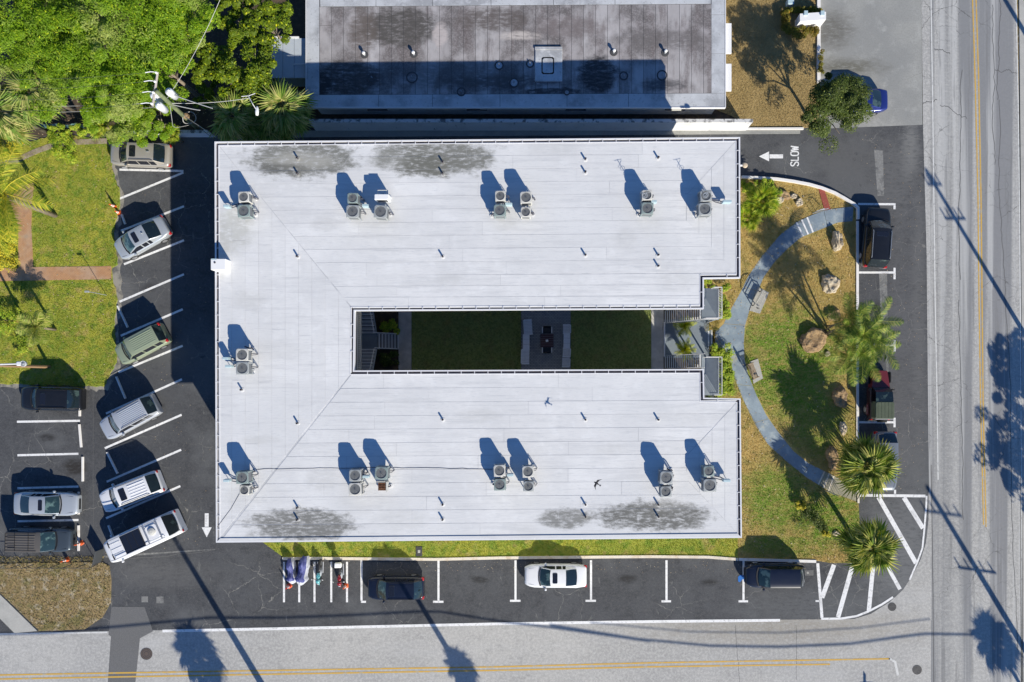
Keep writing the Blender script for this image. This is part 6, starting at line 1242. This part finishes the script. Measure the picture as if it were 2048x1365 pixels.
def smooth(P, n=3):
    P = [Vector(p) for p in P]
    for _ in range(n): P = [P[0]] + [q for a,b in zip(P[:-1],P[1:]) for q in (a.lerp(b,.25), a.lerp(b,.75))] + [P[-1]]
    return P
def wire(label, A, B_, sag, r=.012, m=m_wire):
    A = Vector(A); B_ = Vector(B_); t = thing('overhead_wire', label, 'wire', (0,0,0), 0, 'overhead wires')
    MB().tube([A.lerp(B_,k/16)-Vector((0,0,sag*4*(k/16)*(1-k/16))) for k in range(17)], r, 4).build('cable', m, t)
O = base
MB().tube(smooth([T*.4+Vector((-.1,.1,0)),T*.38+Vector((.6,.5,-.2)),T*.3+Vector((.8,-.2,0)),T*.36+Vector((-.1,-.6,0)),T*.42]),.03,5).build('cable_loop', m_wirel, up)
MB().tube(smooth([T*.72,T*.6+Vector((-.3,-.9,-.2)),T*.45+Vector((-.6,-1.1,0)),T*.35+Vector((.3,-.6,0))]),.018,5).build('cable_loop', m_wirel, up)
MB().rbox(T.x*.42-.1,T.x*.42+.35,T.y*.42-.15,T.y*.42+.15,T.z*.38,T.z*.42,.05).build('junction_box', m_rockb, up)
for k,f in enumerate((.04,.3,.62,.95)): wire(['first','second','third','fourth'][k]+' thin wire from the crossarm towards the left edge, counted from the top', O+A1.lerp(B1,f)+Vector((0,0,.3)), W(-260,150+k*22,9.5), 1.0, .01)
wire('pale cable from the transformer down to the building corner', O+T*.85+Vector((.35,.4,-.4)), W(425,217,8.3), .1, .035, m_wirel); wire('second pale cable from the pole down beside the corner palms', O+T*.7, W(400,221,7.4), .1, .035, m_wirel); wire('pale cable running from pole to the street lamp by the palms', O+T*.72, W(500,196,6.3), .35, .022, m_wirel)
wire('thin wire crossing the dark gap up to the top edge', O+T*.8, W(452,-30,9.5), .4, .016, m_wirel); wire('cable from the pole foot side to the building wall', O+T*.45, W(432,275,6.5), .2, .02, m_wirel); wire('lower pale cable from the pole to the building wall', O+T*.4, W(431,281,6.8), .3, .02, m_wire)
for k in range(2): wire(['upper','lower'][k]+' service wire above the left palms', O+T*(.75-.1*k), W(-260,205+18*k,7.5), .8, .012, m_wirel)
t = thing('street_lamp','small white street lamp on an arm above the corner fan palms','street lamp',(*W2(520,262),0)); hb = W(520,262,0)
a = W(497,192,6.4)-hb; c_ = W(514,222,6.3)-hb; MB().tube([(0,0,0),tuple(a)],.07,7,.05).build('pole', m_wood, t); MB().tube([tuple(a),tuple(a.lerp(c_,.6)+Vector((0,0,.2))),tuple(c_)],.03,5).build('arm', m_trimw, t)
b = MB().lathe([(0,-.22),(.1,-.2),(.14,-.05),(.12,.1),(.05,.2),(0,.22)],10); b.v = [(x+c_.x,z*1.6+c_.y,y*.8+c_.z) for x,y,z in b.v]; b.build('lamp_head', m_cann, t, True)
MB().tube([tuple(a+Vector((-.5,-.05,0))),tuple(a),tuple(a+Vector((.5,.15,.05)))],.025,5).build('bracket', m_trimw, t)
bp = W(100,734,0); t = thing('street_lamp','tall street lamp with round grey head reaching in from the left edge','street lamp',(bp.x,bp.y,0)); q = W(-30,731,8.0)-bp; hd = W(48,728,8.2)-bp
MB().tube([(0,0,0),(q.x*.98,q.y,q.z*.97)],.13,8,.09).build('pole', mat('brown_pole',(.32,.2,.11),.8), t); MB().tube([(q.x*.98,q.y,q.z*.97),(q.x*.6,q.y,q.z+.25),(hd.x-.3,hd.y,hd.z)],.05,6).build('arm', m_trimw, t)
MB().rbox(hd.x-.5,hd.x-.12,hd.y-.14,hd.y+.16,hd.z-.1,hd.z+.1,.05).build('driver_box', m_cann, t); MB().lathe([(0,.1),(.17,.08),(.2,0),(.16,-.12),(0,-.14)],18,tuple(hd)).build('lamp_head', m_acg, t, True); MB().lathe([(.17,.085),(.2,.085),(.2,.11),(.17,.11)],18,tuple(hd)).build('rim', m_cann, t)
t = thing('lamp_post','thin garden post with a small bent sign plate at the brick path','post',W(214,591,0)); MB().cyl(0,0,0,2.4,.025,6).build('post', m_steel, t); MB().rbox(-.42,-.05,-.05,.1,2.2,2.25,.02).build('sign_plate', m_acg, t)
def bigpole(label, bx, by, h, r, arms, wires=None):
    x, y = W2(bx, by); t = thing('utility_pole', label, 'utility pole', (x,y,0), 0, 'utility poles beyond the roads'); MB().tube([(0,0,0),(0,0,h)],r,10,r*.6).build('pole', m_conp, t)
    for z, L, a in arms:
        c_, s_ = math.cos(R(a)), math.sin(R(a)); MB().tube([(-c_*L/2,-s_*L/2,z),(c_*L/2,s_*L/2,z)],.09,4).build('crossarm', m_arm, t)
        for f in (-.45,-.2,.2,.45): MB().cyl(c_*L*f,s_*L*f,z,z+.55,.06,6).build('insulator', m_cann, t)
    return t
bigpole('tall pole with crossarms beyond the east road, middle one',2127,1428,12,.26,((10.6,3.0,-8),(7.6,3.0,-8)))
bigpole('tall pole with small arms beyond the east road, opposite the entrance',2124,793,12,.2,((11.2,1.1,0),(9.4,1.6,0)))
bigpole('tall pole beyond the east road near the top edge',2165,258,11,.22,((10,2,0),)); bigpole('tall tapering pole on the south verge, left one',617,1524,12,.3,()); bigpole('tall tapering pole on the south verge, middle one',1040,1540,12,.26,())
def swire(label, pts, z=9.0, r=.06):
    t = thing('overhead_wire', label, 'wire', (0,0,0), 0, 'overhead wires'); P = []
    for a, b_ in pts: x, y = W2(a,b_); P.append((x+.515*z*1.766, y-.857*z*1.766, z))
    MB().tube(P, r, 5).build('cable', m_wire, t)
swire('thick cable along the south verge, left span', [(-100,1271),(100,1266),(280,1249),(420,1236),(560,1236),(700,1231),(830,1224),(880,1224),(1000,1243),(1100,1255),(1300,1283)])
swire('thick cable along the south verge, right span', [(1100,1250),(1280,1279),(1420,1292),(1560,1294),(1700,1288),(1800,1274),(1850,1268),(1990,1270)])
swire('thin cable along the south verge', [(1180,1245),(1380,1264),(1560,1266),(1720,1256),(1860,1238)],8.5,.03)
t = thing('street_sign','street name sign post on the south verge','street sign',(*W2(1796,1470),0)); MB().cyl(0,0,0,3.0,.04,6).build('post', m_steel, t); MB().box(-.5,.5,-.02,.02,2.6,2.8).build('sign_plate', m_acg, t); MB().box(-.02,.02,-.5,.5,2.85,3.05).build('sign_plate', m_acg, t)
